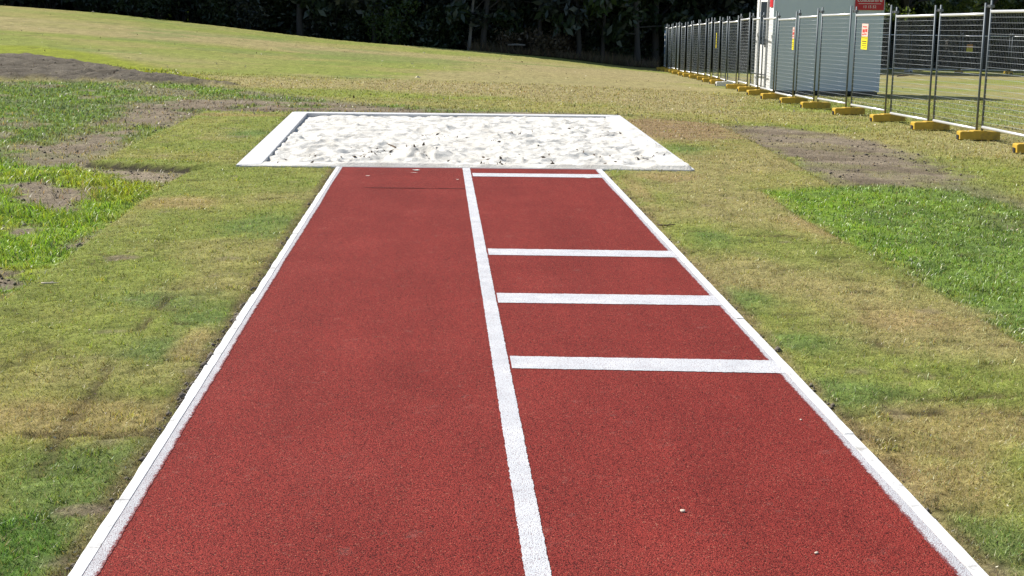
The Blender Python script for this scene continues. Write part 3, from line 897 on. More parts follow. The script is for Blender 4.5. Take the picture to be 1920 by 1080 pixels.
# bits of leaf and bark trodden into the sand
lx, ly = [], []
for u, v, r_, k in [(735, 288, .22, 26), (790, 295, .35, 20), (972, 250, .22, 14), (830, 255, .35, 14), (935, 265, .15, 8), (1075, 243, .2, 8), (1215, 297, .22, 14),
                    (690, 295, .3, 10), (920, 308, .5, 16), (1060, 290, .8, 16), (1170, 275, .8, 10), (640, 290, .7, 10), (1125, 254, .3, 6), (560, 300, .4, 5), (980, 300, 1.5, 16)]:
    a, b = at(u, v); q = rng.normal(0, 1, (k, 2)) * r_ * .5; lx += list(a + q[:, 0]); ly += list(b + q[:, 1] * 1.3)
lx, ly = np.array(lx), np.array(ly)
ok = (sdp(PIT, lx, ly) < -.02); lx, ly = lx[ok], ly[ok]
lz = np.array([sand_z(a, b) for a, b in zip(lx, ly)])
o = flecks(lx, ly, lz + .008, rng.uniform(.012, .045, len(lx)), 'leaf_scraps', 'dark leaf and bark scraps lying on the white sand', M['dlitter'], .7)

# sand kicked out on to the rubber
def spill(u, v, rx, ry):
    a, b = at(u, v); k = 60
    V = []
    for i in range(k):
        t = 2 * math.pi * i / k
        q = .55 + .75 * float(vnoise(np.array(math.cos(t) * 2.2 + u), np.array(math.sin(t) * 2.2), 5))
        V.append((a + math.cos(t) * rx * q * .75, min(b + math.sin(t) * ry * q * .65, TRK_END - .16), .0095))
    return V
mb = MB()
for u, v, rx, ry in [(1035, 313, .16, .10), (700, 311, .22, .05), (985, 311, .22, .07), (780, 320, .05, .06), (1103, 335, .05, .025), (858, 338, .02, .03), (1090, 315, .08, .05), (690, 331, .03, .03), (776, 325, .05, .02)]:
    V = spill(u, v, rx, ry); mb.add(V, [tuple(range(len(V)))])
tag(mb.build('spilled_sand', M['sand']), 'thin scatter of white sand kicked on to the red rubber', kind='stuff')

# ------------------------------------------------------------------ small things on the track and the turf
def pebble(name, label, u, v, r, mat, z=None):
    a, b = at(u, v)
    import bmesh
    bm = bmesh.new(); bmesh.ops.create_icosphere(bm, subdivisions=2, radius=r)
    for q in bm.verts:
        q.co *= 1 + .45 * (vnoise(np.array(q.co.x / r * 1.3 + u), np.array(q.co.y / r * 1.3 + q.co.z / r), 6) - .5)
        q.co.z *= .6
    me = bpy.data.meshes.new(name); bm.to_mesh(me); bm.free()
    for p in me.polygons: p.use_smooth = True
    o = link(name, me, None, mat); o.location = (a, b, (0 if z is None else z) + r * .45)
    return tag(o, label, 'stone')
pebble('pebble', 'small pale stone lying on the red right lane near the camera', 1280, 960, .010, M['stone'])
pebble('pebble', 'tiny pale stone on the red right lane close to the right edging', 1531, 1038, .007, M['stone'])
pebble('pebble', 'tiny pale crumb on the right lane by the right edging, farther up', 1502, 788, .006, M['stone'])

def twig(label, u, v, L, ang, mat, zoff, r=.006, name='twig', cat='twig'):
    a, b = at(u, v)
    pts = []; q = Vector((0, 0, 0)); d = Vector((math.cos(ang), math.sin(ang), .02))
    for k in range(5):
        pts.append(q.copy()); q += d * L / 4 + Vector((random.uniform(-1, 1), random.uniform(-1, 1), random.uniform(-.3, .6))) * L * .05
    mb = MB().tube(pts, [r, r * 1.1, r, r * .8, r * .4], 6)
    mb.tube([pts[2], pts[2] + Vector((math.cos(ang + .7), math.sin(ang + .7), .3)) * L * .28], [r * .7, r * .3], 5)
    o = mb.build(name, mat, None, True); o.location = (a, b, float(terrain(a, b)) + zoff)
    return tag(o, label, cat)
twig('dark bent twig on the dry turf just right of the track', 1232, 424, .16, -.3, M['dlitter'], .012)
twig('dark stick lying on the grass behind the fence beside the grey office', 1682, 145, .55, .4, M['dlitter'], .05, .03, 'stick', 'stick')
twig('small grey stick on the turf edge at far left', 78, 535, .10, .1, M['stone'], .015, .006)
twig('forked brown twig stuck in the sand heap near the runway end', 742, 287, .30, 1.9, M['twig'], .07, .010)

# ------------------------------------------------------------------ fence of temporary panels
FEET = [1903, 1797, 1710, 1633, 1562, 1502, 1463, 1427, 1401, 1383, 1362, 1342, 1331, 1317, 1307, 1292, 1280, 1271, 1260, 1254, 1245, 1238, 1231]
foot_me = None
def foot_mesh():
    mb = MB()
    # a moulded block: sloping sides and a raised middle, the end cut-out is a dark plate
    L, Wd, Hh = .29, .11, .118
    prof = [(-L, 0), (-L, Hh * .92), (-L + .03, Hh), (L - .03, Hh), (L, Hh * .92), (L, 0)]
    def ring(x, w, z0, z1):
        return [(x, -w, z0), (x, w, z0), (x, w * .80, z1), (x, -w * .80, z1)]
    rs = [ring(-L, Wd, 0, Hh * .90), ring(-L + .03, Wd, 0, Hh), ring(-.11, Wd, 0, Hh), ring(-.09, Wd, 0, Hh * 1.08), ring(.09, Wd, 0, Hh * 1.08), ring(.11, Wd, 0, Hh), ring(L - .03, Wd, 0, Hh), ring(L, Wd, 0, Hh * .90)]
    v = [p for r in rs for p in r]; f = []
    for i in range(len(rs) - 1):
        for k in range(4): f.append((i * 4 + k, i * 4 + (k + 1) % 4, i * 4 + 4 + (k + 1) % 4, i * 4 + 4 + k))
    e = (len(rs) - 1) * 4
    f += [(3, 2, 1, 0), (e, e + 1, e + 2, e + 3)]
    mb.add(v, f)
    return mb.mesh('fence_block', False, .008)
foot_me = foot_mesh(); foot_me.materials.append(M['yfoot'])
foot_w = foot_me.copy(); foot_w.materials.clear(); foot_w.materials.append(M['wfoot'])
recess_shade = MB().box((-.304, -.045, -.004), (-.296, .045, .062)).mesh('recess_shade'); recess_shade.materials.append(M['dark'])  # dark plate painting the shade of the cut-out on the end face
FP = []
for k, u in enumerate(FEET):
    yy = 17.6 + 1.967 * k
    vf = 6 + .012 * (u - 831) + (H + .0225 * max(0, yy - 18)) * FPX / yy
    dd = ray(u, vf); xx = dd[0] * yy / dd[1] + .29
    FP.append((xx, yy))
for k, (a, b) in enumerate(FP):
    z = float(terrain(a, b)) - .012
    nm = 'white' if k == 11 else 'yellow'
    who = ('white fence foot, the only pale one in the row of yellow fence feet' if k == 11 else
           'yellow plastic fence foot, ' + ('nearest of the row at the right picture edge' if k == 0 else ordinal(k + 1) + ' from the near end of the fence'))
    o = tag(link('fence_block', foot_w if k == 11 else foot_me), who, 'fence foot', 'feet under the temporary fence')
    o.location = (a, b, z); o.rotation_euler = (0, random.uniform(-.02, .02), random.uniform(-.10, .10))
    link('recess_shade', recess_shade, o)

def lin(mb, x0, x1, y, z, r, n=6): mb.tube([(x0, y, z), (x1, y, z)], r, n)
PW = 1.0      # unit width, panels are scaled by building to length
def panel_parts(w):
    z0, z1, zt = .15, 1.80, 1.96
    parts = []
    for s in (0, 1):
        x = 0 if s == 0 else w
        mb = MB().tube([(x, 0, .06), (x, 0, zt)], .0165, 10); parts.append(('post', mb.mesh('post', True), 'post'))
    parts.append(('top_rail', MB().tube([(.018, 0, z1), (w - .018, 0, z1)], .022, 10).mesh('top_rail', True), 'galv'))
    parts.append(('bottom_rail', MB().tube([(.018, 0, z0), (w - .018, 0, z0)], .022, 10).mesh('bottom_rail', True), 'galv'))
    return parts, z0, z1
def make_panel(a, b, za, zb, label, near, group, wires=20):
    w = math.hypot(b[0] - a[0], b[1] - a[1])
    t = thing('mesh_fence', label, 'fence', (a[0], a[1], za), math.atan2(b[1] - a[1], b[0] - a[0]), group)
    t.rotation_euler = (0, -math.atan2(zb - za, w), t.rotation_euler.z)
    parts, z0, z1 = panel_parts(w)
    for nm, me, mt in parts: link(nm, me, t, M[mt])
    if near:
        wm = MB().tube([(.015, 0, 0), (w - .015, 0, 0)], .0021, 5).mesh('wire', True); wm.materials.append(M['wire'])
        for k in range(1, wires + 1):
            o = link('wire', wm, t); o.location = (0, .004, z0 + (z1 - z0) * k / (wires + 1))
    else:
        mb = MB()
        for k in range(1, wires + 1): lin(mb, .015, w - .015, .004, z0 + (z1 - z0) * k / (wires + 1), .0021, 4)
        tag(mb.build('wires', M['wire'], t), kind='stuff')
    mb = MB(); nv = int(w / .055)
    for k in range(1, nv): mb.tube([(w * k / nv, -.004, z0), (w * k / nv, -.004, z1)], .0009, 3, False)
    tag(mb.build('upright_wires', M['wire'], t), kind='stuff')
    # coupler that ties this panel's far post to its neighbour
    mb = MB().box((w - .04, -.03, 1.855), (w + .15, .03, 1.895)); mb.tube([(w + .055, -.05, 1.865), (w + .055, .05, 1.865)], .012, 6)
    mb.build('clamp', M['clamp'], t, False, .004)
    return t
fence_near = []
for k in range(len(FP) - 1):
    a, b = np.array(FP[k]), np.array(FP[k + 1])
    d = (b - a) / np.linalg.norm(b - a)
    jit = random.uniform(-.05, .05)
    pa, pb = a + d * .05 + np.array([-.030 + jit * .5, 0]), b - d * .05 + np.array([.030, 0])
    za, zb = float(terrain(*pa)), float(terrain(*pb))
    dz = random.uniform(-.03, .04) + 0
    if k == 0: lab = 'wire mesh fence panel nearest the camera at the right edge'
    elif k == len(FP) - 2: lab = 'wire mesh fence panel at the far end by the trees'
    else: lab = 'wire mesh fence panel, %s from the near end of the fence' % ordinal(k + 1)
    fence_near.append(make_panel(pa, pb, za + dz, zb + dz, lab, k < 10, 'panels of the temporary fence'))
# panel before the first one, running out of the picture, and the return at the far end
a = np.array(FP[0]); b = np.array((at_y(2010, 16.0) + .3, 16.0)); d = (b - a) / np.linalg.norm(b - a)
# a second fence line far behind, in front of the trees
BF = [(1640, 127), (1704, 131), (1799, 136), (1892, 139), (1990, 142)]
BP = [at(u, v) for u, v in BF]
yb = [p[1] for p in BP]; ym = float(np.median(yb))
BP = [(at_y(u, ym - .25 * k), ym - .25 * k) for k, (u, v) in enumerate(BF)]
for k, (a, b) in enumerate(BP):
    z = float(terrain(a, b)) - .01
    o = tag(link('fence_block', foot_me if k != 1 else foot_w), ['yellow foot of the back fence, hidden behind the grey office', 'pale foot of the back fence right of the grey office', 'yellow foot of the back fence under the small orange sign',
            'yellow foot of the back fence, second from right', 'yellow foot of the back fence, rightmost'][k], 'fence foot', 'feet of the back fence')
    o.location = (a, b, z); o.rotation_euler = (0, 0, math.pi / 2 + .1); link('recess_shade', recess_shade, o)
for k in range(len(BP) - 1):
    a, b = np.array(BP[k]), np.array(BP[k + 1]); d = (b - a) / np.linalg.norm(b - a)
    pa, pb = a + d * .06, b - d * .06
    make_panel(pa, pb, float(terrain(*pa)), float(terrain(*pb)), 'panel of the back fence before the trees, %s from the left' % ordinal(k + 1), False, 'panels of the back fence', 14)

def fence_sign(name, label, panel_k, xfrac, z, w, h, kind, side=-1):
    """a flat sign wired to a panel, facing the track side"""
    p = fence_near[panel_k]
    rz = p.rotation_euler.z
    a, b = np.array(FP[panel_k]), np.array(FP[panel_k + 1]); q = a * (1 - xfrac) + b * xfrac
    t = thing(name, label, 'sign', (q[0], q[1], float(terrain(*q)) + z), rz, 'signs wired to the fence')
    y0, y1 = (.020, .026)
    def plate(nm, za, zb, m): return MB().box((-w / 2, y0, za), (w / 2, y1, zb)).build(nm, M[m], t)
    def mark(par, xa, xb, za, zb, m): return MB().box((xa, y1 + .001, za), (xb, y1 + .003, zb)).build('print', M[m], par)
    if kind == 'both':
        u = plate('upper_plate', h * .5 + .004, h, 'pink'); l = plate('lower_plate', 0, h * .5 - .004, 'yellow')
        for (xa, xb, za, zb) in [(-.32, .34, .86, .90), (-.38, -.08, .68, .80), (.0, .36, .66, .78), (-.3, .1, .58, .62), (.15, .4, .56, .60)]:
            mark(u, xa * w, xb * w, za * h, zb * h, 'redink')
        for (xa, xb, za, zb) in [(-.42, .42, .440, .462), (-.36, .36, .30, .335), (-.36, .3, .22, .245), (-.36, .34, .14, .16), (-.36, .1, .07, .085)]:
            mark(l, xa * w, xb * w, za * h, zb * h, 'blackink')
    elif kind == 'yellow':
        l = plate('plate', 0, h, 'yellow')
        for za in (.78, .6, .42, .25): mark(l, -.36 * w, .36 * w, za * h, (za + .06) * h, 'blackink')
    else:
        l = plate('plate', 0, h, 'blue')
        for za in (.78, .55, .3): mark(l, -.36 * w, .3 * w, za * h, (za + .09) * h, 'ink')
    return t
fence_sign('warning_sign', 'pink and yellow warning sign on the fence in front of the grey office wall', 3, .66, 1.20, .34, .46, 'both')
fence_sign('warning_sign', 'pink and yellow sign seen almost edge on, before the office corner', 6, .12, 1.12, .17, .48, 'both')
fence_sign('warning_sign', 'yellow sign wired to the far part of the fence', 12, .5, 1.05, .15, .46, 'yellow')
fence_sign('notice_board', 'blue notice at the far end of the fence by the trees', 21, .6, .70, .9, 1.0, 'blue')
t = thing('warning_sign', 'small orange and yellow sign on the back fence behind the mesh', 'sign', (at_y(1814, ym - .6), ym - .72, float(terrain(at_y(1814, ym), ym)) + 1.05), 0, 'signs wired to the fence')
o = MB().box((-.15, -.003, 0), (.15, .003, .19)).build('lower_plate', M['yellow'], t)
for za in (.13, .07): MB().box((-.11, -.006, za), (.11, -.004, za + .02)).build('print', M['blackink'], o)
MB().box((-.15, -.003, .194), (.15, .003, .36)).build('upper_plate', M['orange'], t)

# ------------------------------------------------------------------ portable office
yo = 35.0
OS = 35.0 / 31.0
ox = at_y(1446, yo)
fl = -.245
ang = math.atan2(-.10, 2.5)
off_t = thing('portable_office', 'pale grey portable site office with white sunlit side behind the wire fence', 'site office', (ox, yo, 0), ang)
OW, OD, OH = 2.50, 2.05, 2.55
off_t.scale = (OS, OS, OS)
def text_mesh(s, size, name, parent, mat, loc, rot):
    cu = bpy.data.curves.new(name, 'FONT'); cu.body = s; cu.size = size; cu.extrude = .002; cu.align_x = 'CENTER'
    tmp = bpy.data.objects.new(name, cu); COL.objects.link(tmp)
    dg = bpy.context.evaluated_depsgraph_get(); me = bpy.data.meshes.new_from_object(tmp.evaluated_get(dg))
    bpy.data.objects.remove(tmp); me.name = name; me.materials.clear()
    o = link(name, me, parent, mat); o.location = loc; o.rotation_euler = rot
    return o
# end wall facing the camera, ribbed lightly, and side walls of corrugated cladding
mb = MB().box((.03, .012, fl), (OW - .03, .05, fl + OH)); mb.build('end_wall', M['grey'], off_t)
for x0 in (0, OW - .05):
    MB().box((x0, 0, fl - .02), (x0 + .05, .06, fl + OH + .02)).build('corner_post', M['grey'], off_t)
mb = MB()
nr = 26
for k in range(nr):
    z0 = fl + OH * k / nr
    mb.hexa([(.004, .07, z0), (.05, .07, z0), (.05, OD, z0), (.004, OD, z0), (-.012 + .016, .07, z0 + OH / nr - .012), (.05, .07, z0 + OH / nr - .012), (.05, OD, z0 + OH / nr - .012), (.004, OD, z0 + OH / nr - .012)])
mb.box((.010, .062, fl), (.045, OD - .002, fl + OH - .01))
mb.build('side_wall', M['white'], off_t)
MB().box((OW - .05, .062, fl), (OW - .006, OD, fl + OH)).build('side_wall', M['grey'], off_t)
MB().box((.05, OD - .05, fl), (OW - .05, OD - .008, fl + OH)).build('back_wall', M['grey'], off_t)
MB().box((-.04, -.04, fl + OH + .022), (OW + .04, OD + .04, fl + OH + .10)).build('roof', M['white'], off_t, False, .01)
MB().box((.03, .03, fl - .08), (OW - .03, OD - .03, fl - .022)).build('floor_frame', M['dark'], off_t)
zg = float(terrain(ox + 1.2, yo + 1)) / OS
for x0 in (.10, OW - .4):
    for y0 in (.1, OD - .4):
        MB().box((x0, y0, zg - .15), (x0 + .28, y0 + .25, fl - .082)).build('support_block', M['dark'], off_t)
d = MB().box((-.020, .62, fl + .05), (.003, 1.50, fl + 2.08)).build('door', M['white'], off_t)
MB().box((-.026, .70, fl + 1.00), (-.021, 1.42, fl + 1.98)).build('door_window', M['glass'], d)
MB().box((-.05, .66, fl + .95), (-.021, .69, fl + 1.10)).build('handle', M['dark'], d)
for (a_, b_) in (((-.034, .54, fl), (.002, .60, fl + 2.16)), ((-.034, 1.52, fl), (.002, 1.58, fl + 2.16)), ((-.034, .601, fl + 2.10), (.002, 1.519, fl + 2.16))):
    MB().box(a_, b_).build('door_frame', M['frame'], off_t)
MB().tube([(-.08, .25, fl + .33), (-.10, 2.0, fl + .30)], .016, 6).build('rail', M['dark'], off_t)
# red sign on the end wall, top right corner
sg = MB().box((1.83, -.022, fl + 1.82), (2.48, -.001, fl + 2.32)).build('sign_panel', M['red'], off_t)
text_mesh('coateshire', .135, 'lettering', sg, M['ink'], (2.155, -.025, fl + 2.005), (math.pi / 2, 0, 0))
text_mesh('13 15 52', .085, 'lettering', sg, M['ink'], (2.155, -.025, fl + 1.865), (math.pi / 2, 0, 0))
MB().box((1.90, -.026, fl + 1.957), (2.41, -.0235, fl + 1.966)).build('rule', M['ink'], sg)
s2 = MB().box((-.018, .075, fl + 1.86), (.0035, .40, fl + 2.30)).build('sign_panel', M['red'], off_t)

# ------------------------------------------------------------------ trees and shrubs
def leaf_cloud(cs, n, smin, smax, asp=.42, droop=0.0):
    """n leaf clumps spread over ellipsoids cs = (centre, radii, weight)"""
    w = np.array([c[2] for c in cs], float); w /= w.sum()
    k = rng.choice(len(cs), n, p=w)
    ctr = np.array([c[0] for c in cs], float)[k]; rad = np.array([c[1] for c in cs], float)[k]
    v = rng.normal(0, 1, (n, 3)); v /= np.linalg.norm(v, axis=1)[:, None]
    p = ctr + v * rad * (rng.random((n, 1)) ** .42)
    a = rng.normal(0, 1, (n, 3)); a[:, 2] -= droop; a /= np.linalg.norm(a, axis=1)[:, None]
    b = rng.normal(0, 1, (n, 3)); b -= (b * a).sum(1)[:, None] * a; b /= np.linalg.norm(b, axis=1)[:, None]
    s = rng.uniform(smin, smax, (n, 1))
    V = np.stack([p - a * s, p - b * s * asp + a * s * .1, p + a * s, p + b * s * asp + a * s * .1], 1).reshape(-1, 3)
    return V, np.arange(n * 4).reshape(n, 4)

def make_tree(hgt, rad, pale, leafm, nleaf, low):
    t = bpy.data.objects.new('tree', None); COL.objects.link(t)
    mb = MB()
    pts = [Vector((0, 0, -.4))]; lean = Vector((random.uniform(-.05, .05), random.uniform(-.05, .05), 1))
    for k in range(1, 8):
        pts.append(pts[-1] + lean * hgt / 9 + Vector((random.uniform(-1, 1), random.uniform(-1, 1), 0)) * .10)
    rr = [rad * (1.35 if k == 0 else 1 - k * .09) for k in range(8)]
    mb.tube(pts, rr, 9)
    cs = []
    for k in range(9):
        i = random.randint(2, 7); a = random.uniform(0, 6.28); L = random.uniform(1.2, 2.6)
        p0 = pts[i]; p1 = p0 + Vector((math.cos(a) * L * .6, math.sin(a) * L * .6, L * .5)); p2 = p0 + Vector((math.cos(a) * L, math.sin(a) * L, L * 1.1))
        mb.tube([p0, p1, p2], [rad * .38, rad * .24, rad * .1], 6)
        cs.append((tuple(p2), (1.3, 1.3, .95), 1.0)); cs.append((tuple(p1), (1.0, 1.0, .7), .5))
    for k in range(7):
        cs.append((tuple(pts[7] + Vector((random.uniform(-1.8, 1.8), random.uniform(-1.8, 1.8), random.uniform(-1.5, 2.2)))), (1.5, 1.5, 1.1), 1.2))
    for k in range(low):
        a = random.uniform(0, 6.28); L = random.uniform(.8, 2.2)
        q = Vector((math.cos(a) * L, math.sin(a) * L, random.uniform(1.6, 3.4)))
        mb.tube([Vector((0, 0, q.z - .1)), q * .6 + Vector((0, 0, q.z * .38)), q], [rad * .22, rad * .14, .012], 5)
        cs.append((tuple(q), (.75, .75, .55), .45))
    link('trunk', mb.mesh('trunk', True), t, M['pbark'] if pale else M['bark'])
    V, F = leaf_cloud(cs, nleaf, .12, .34, .42, .5)
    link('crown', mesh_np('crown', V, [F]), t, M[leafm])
    return t
protos = [make_tree(11, .20, False, 'leaf', 3200, 6), make_tree(13, .24, False, 'leaf', 3400, 4), make_tree(10, .14, False, 'leaf3', 2600, 6),
          make_tree(12, .17, False, 'leaf', 3000, 8), make_tree(9, .11, False, 'leaf2', 2400, 7), make_tree(12, .10, True, 'leaf3', 2000, 3)]
used = [False] * len(protos)
def put_tree(k, x, y, label, group, s=1.0):
    o = protos[k] if not used[k] else copy_tree(protos[k]); used[k] = True
    o.location = (x, y, float(terrain(x, y)) - .05); o.rotation_euler = (0, 0, random.uniform(0, 6.28)); o.scale = (s, s, s * random.uniform(.92, 1.1))
    return tag(o, label, 'tree', group)

row = []
u = -60
while u < 1980:
    row.append(u + random.uniform(-12, 12)); u += 36
vis = 0
for k, u in enumerate(row):
    y0 = random.uniform(69, 75) if u < 1230 else random.uniform(68, 74)
    if u > 1500: y0 = random.uniform(77, 83)
    p = random.choice([0, 1, 2, 3, 3, 2, 4, 2])
    lab = 'dark slender tree in the front row of the shaded wood, %s from the left' % ordinal(k + 1)
    put_tree(p, at_y(u, y0), y0, lab, 'front row trees of the wood', random.uniform(.85, 1.1))
for q, (u, p_) in enumerate([(565, 3), (702, 2), (906, 3), (1010, 2), (1046, 3), (1084, 2), (1130, 4), (1196, 3)]):
    put_tree(p_, at_y(u, 67.2 - .2 * (q % 3)), 67.2 - .2 * (q % 3), 'slim dark trunk at the edge of the wood, %s of eight from the left' % ordinal(q + 1), 'front row trees of the wood', .95)
put_tree(5, at_y(877, 66.8), 66.8, 'thin pale trunked tree standing just out of the dark wood behind the pit', 'front row trees of the wood', .9)
for k in range(44):
    u = -160 + 2250 * (k + .5) / 44 + random.uniform(-18, 18); y0 = random.uniform(76, 84)
    put_tree(random.choice([0, 1, 3]), at_y(u, y0), y0, 'dark tree deeper in the wood behind the front row, %s from the left' % ordinal(k + 1), 'trees of the second row', random.uniform(.95, 1.2))
# trees with low light foliage reaching over the field beyond the fence
def low_tree(u, y0, label, nleaf, zc):
    t = bpy.data.objects.new('tree', None); COL.objects.link(t)
    x0 = at_y(u, y0); z0 = float(terrain(x0, y0)); t.location = (x0, y0, z0)
    mb = MB(); pts = [Vector((0, 0, -.3)), Vector((.1, 0, 1.4)), Vector((.05, .1, 3)), Vector((.3, .1, 5)), Vector((.2, .2, 7.2))]
    mb.tube(pts, [.26, .2, .17, .12, .05], 10)
    cs = []
    for k in range(12):
        a = random.uniform(0, 6.28); L = random.uniform(1.0, 2.3); q = pts[random.randint(2, 4)] + Vector((math.cos(a) * L, math.sin(a) * L, random.uniform(-.3, 1.2)))
        mb.tube([pts[2], (pts[2] + q) / 2 + Vector((0, 0, .3)), q], [.09, .06, .02], 6)
        cs.append((tuple(q), (1.1, 1.1, .8), 1.0))
    for k in range(9):
        a = random.uniform(0, 6.28); L = random.uniform(.6, 2.0)
        cs.append(((math.cos(a) * L, math.sin(a) * L, zc + random.uniform(-.25, .6)), (.55, .55, .35), .5))
    link('trunk', mb.mesh('trunk', True), t, M['bark'])
    V, F = leaf_cloud(cs, nleaf, .06, .15, .5, .4)
    link('crown', mesh_np('crown', V, [F]), t, M['leafl'])
    tag(t, label, 'tree', 'light leaved trees beyond the fence')
low_tree(1690, 74, 'light green leafy tree rising right beside the grey office', 3600, 3.0)
low_tree(1840, 73, 'light green tree with low branches above the right fence panels', 3800, 3.15)
low_tree(1925, 74, 'light green tree at the right picture edge beyond the fence', 3400, 3.0)

def make_shrub(w, h, mat, n, smin, smax, stems=7):
    t = bpy.data.objects.new('shrub', None); COL.objects.link(t)
    mb = MB(); cs = []
    for k in range(stems):
        a = random.uniform(0, 6.28); L = random.uniform(.2, 1) * w * .5
        tip = Vector((math.cos(a) * L, math.sin(a) * L, h * random.uniform(.45, .95)))
        mb.tube([Vector((math.cos(a) * .08, math.sin(a) * .08, -.1)), tip * .5 + Vector((0, 0, h * .08)), tip], [.03, .02, .007], 5)
        cs.append((tuple(tip), (w * .22, w * .22, h * .2), 1)); cs.append(((tip.x * .7, tip.y * .7, tip.z * .5), (w * .24, w * .24, h * .25), .8))
    link('stems', mb.mesh('stems', True), t, M['bark'])
    V, F = leaf_cloud(cs, n, smin, smax, .38, 0)
    V[:, 2] = np.abs(V[:, 2])
    link('foliage', mesh_np('foliage', V, [F]), t, M[mat])
    return t
shr = [make_shrub(2.8, 2.4, 'leaf', 1500, .07, .18), make_shrub(2.4, 1.7, 'leaf', 1300, .06, .15), make_shrub(2.6, 2.2, 'leaf3', 1100, .05, .14),
       make_shrub(2.2, 1.3, 'leafb', 1500, .04, .12, 14), make_shrub(2.2, 2.1, 'leaf2', 1700, .05, .12), make_shrub(2.0, 2.5, 'leafg', 420, .06, .15)]
sused = [False] * len(shr)
def put_shrub(k, x, y, label, group, s=1.0):
    o = shr[k] if not sused[k] else copy_tree(shr[k]); sused[k] = True
    o.location = (x, y, float(terrain(x, y)) - .04); o.rotation_euler = (0, 0, random.uniform(0, 6.28)); o.scale = (s, s, s)
    return tag(o, label, 'shrub', group)
k = 0; u = -50
while u < 1240:
    y0 = random.uniform(66.5, 70)
    kind = random.choice([0, 0, 1, 2, 0]) if u < 900 else random.choice([1, 3, 3, 2, 1])
    if 700 < u < 790: kind = 1
    k += 1
    put_shrub(kind, at_y(u, y0), y0, ('brown scrubby bush' if kind == 3 else 'dark leafy shrub') + ' at the foot of the shaded wood, %s from the left' % ordinal(k), 'shrubs along the foot of the wood', random.uniform(.8, 1.2))
    u += random.uniform(28, 46)
put_shrub(4, at_y(738, 66.0), 66.0, 'lighter green leafy shrub catching some light in the dark wood edge', 'shrubs along the foot of the wood', 1.15)
for q, (u, y0) in enumerate([(905, 69.5), (960, 71), (1010, 70), (1085, 71.5), (1130, 70.5), (1170, 72)]):  # saplings added as pale spots for the bright gaps between trunks
    k += 1
    put_shrub(5, at_y(u, y0), y0, 'added pale sapling standing in for bright gaps between the dark trunks, %s of six' % ordinal(q + 1), 'saplings added for bright gaps between the trunks', random.uniform(.9, 1.2))
u = 1260
while u < 1990:
    y0 = random.uniform(77, 81) if u > 1500 else random.uniform(69, 73); k += 1
    put_shrub(random.choice([0, 1, 0, 2]), at_y(u, y0), y0, 'dark shrub behind the fence at the foot of the wood, %s from the left' % ordinal(k), 'shrubs along the foot of the wood', random.uniform(.9, 1.3))
    u += random.uniform(36, 60)

# the depth of the wood: one mass of foliage, with clusters added to shade its edge
cs = []
for k in range(230):
    y0 = random.uniform(82, 100); x0 = random.uniform(-48, 62); z0 = float(terrain(x0, y0))
    zz = random.uniform(.4, 13)
    cs.append(((x0, y0, z0 + zz), (2.6, 2.2, 1.9), 1))
for k in range(110):  # foliage out of view at left, added to shade the wood edge
    y0 = random.uniform(68, 92); x0 = random.uniform(-85, -27); z0 = float(terrain(x0, y0))
    cs.append(((x0, y0, z0 + random.uniform(.4, 12)), (2.6, 2.2, 1.9), 1))
for k in range(300):  # overhead canopy above the view, added to keep sun off the shrubs
    x0 = random.uniform(-46, 60); y0 = random.uniform(68, 83) + (7 if x0 > 11 else 0); z0 = float(terrain(x0, y0))
    cs.append(((x0, y0, z0 + random.uniform(4.6, 12)), (2.6, 2.2, 1.5), 1.1))
for k in range(90):
    y0 = random.uniform(84, 102); x0 = random.uniform(-50, 30)
    cs.append(((x0, y0, float(terrain(x0, y0)) + random.uniform(.2, 3.4)), (2.8, 2.0, 1.5), 1.3))
for k in range(46):  # tall unseen clusters placed to cast the shade strip on the field
    y0 = random.uniform(67.5, 73); x0 = random.uniform(-13, -3.5)
    cs.append(((x0, y0, float(terrain(x0, y0)) + random.uniform(11.5, 17.5)), (2.2, 1.9, 1.4), 1.0))
V, F = leaf_cloud(cs, 150000, .25, .6, .5, .3)
tag(link('woodland', mesh_np('woodland', V, [F]), None, M['leaf']), 'dark mass of foliage in the wood, with unseen canopy added to shade its edge', kind='stuff')
cs = []
for k in range(110):
    y0 = random.uniform(75, 84); x0 = random.uniform(-40, 52); z0 = float(terrain(x0, y0))
    cs.append(((x0, y0, z0 + random.uniform(.3, 1.9)), (1.6, 1.4, 1.0), 1))
V, F = leaf_cloud(cs, 20000, .08, .22, .4, .3)
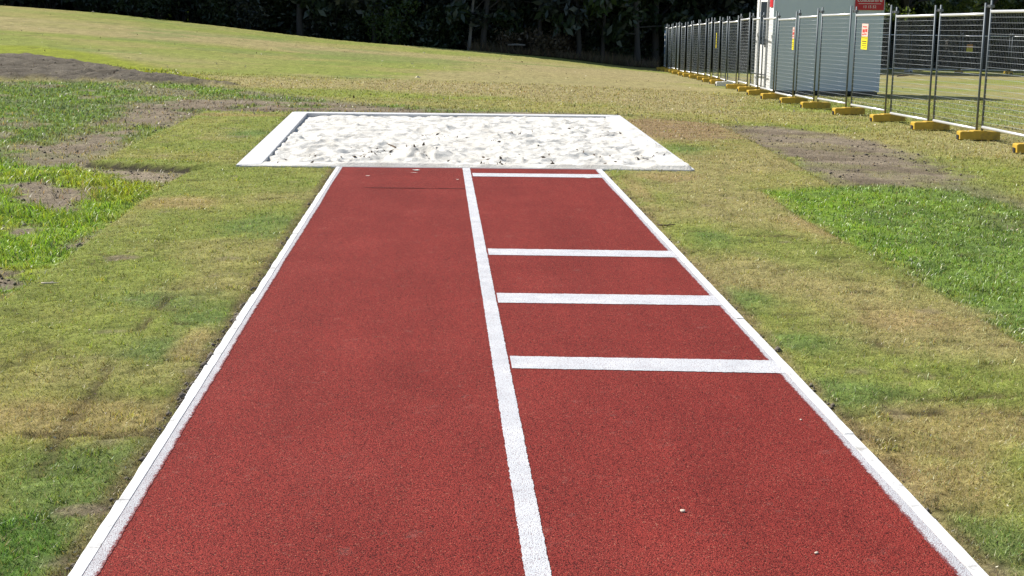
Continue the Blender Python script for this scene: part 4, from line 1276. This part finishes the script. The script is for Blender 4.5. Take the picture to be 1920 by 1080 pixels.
tag(link('undergrowth', mesh_np('undergrowth', V, [F]), None, M['leaf']), 'dark undergrowth between the trunks of the wood', kind='stuff')
# dead grass at the foot of the wood
n = 9000
u = rng.uniform(880, 1235, n); y0 = rng.uniform(66, 69.5, n)
d = np.array([at_y(a, 1.0) for a in u]); x0 = d * y0
hh = rng.uniform(.2, .8, n) * (.3 + fbm(x0 * .8, y0 * .8, 501, 2))
cc = jitter(np.tile(np.array([.22, .175, .11]), (n, 1)), n, .3)
blades('dead_grass', 'tall dead grass and stalks at the foot of the wood', x0, y0, terrain(x0, y0), hh, rng.uniform(.008, .02, n), cc, rng.uniform(.1, .9, n), M['blade'], 1)
mb = MB().tube([(-.42, 0, 0), (0, .02, .02), (.42, -.02, 0)], [.045, .05, .035], 8)
o = mb.build('fallen_log', M['pbark'], None, True); a, b = at_y(968, 66.2), 66.2; o.location = (a, b, float(terrain(a, b)) + .42); tag(o, 'pale fallen log caught in the scrub at the foot of the wood', 'log')
mb = MB().tube([(-.22, 0, 0), (.22, .02, .01)], [.06, .04], 7)

# pale scraps blown on to the far field
for k, (u, v, s) in enumerate([(765, 87, .06), (758, 86, .05), (795, 100, .07), (783, 147, .10), (880, 110, .07), (938, 110, .06), (773, 121, .05), (26, 5, .10), (174, 23, .08)]):
    where = ['right of a close pair below the wood', 'left of a close pair below the wood', 'below the close pair on the far slope', 'lowest and largest, mid field behind the pit', 'left of two below the pale trunk', 'right of two below the pale trunk', 'above the largest one, mid field', 'at the top left corner on the crest', 'on the bank near the top left'][k]
    a, b = at(u, v); z = float(terrain(a, b)) + .01
    ss = s * .8
    vs = [(-ss, 0, 0), (-ss * .3, -ss * .5, .02), (ss, -ss * .2, .0), (ss * .5, ss * .5, .03), (-ss * .4, ss * .5, .01), (0, 0, ss * .7)]
    mb = MB().add(vs, [(0, 1, 5), (1, 2, 5), (2, 3, 5), (3, 4, 5), (4, 0, 5)])
    o = mb.build('litter_scrap', M['litter']); o.location = (a, b, z)
    tag(o, 'tiny pale scrap on the grass, ' + where, 'litter', 'pale scraps on the far field')
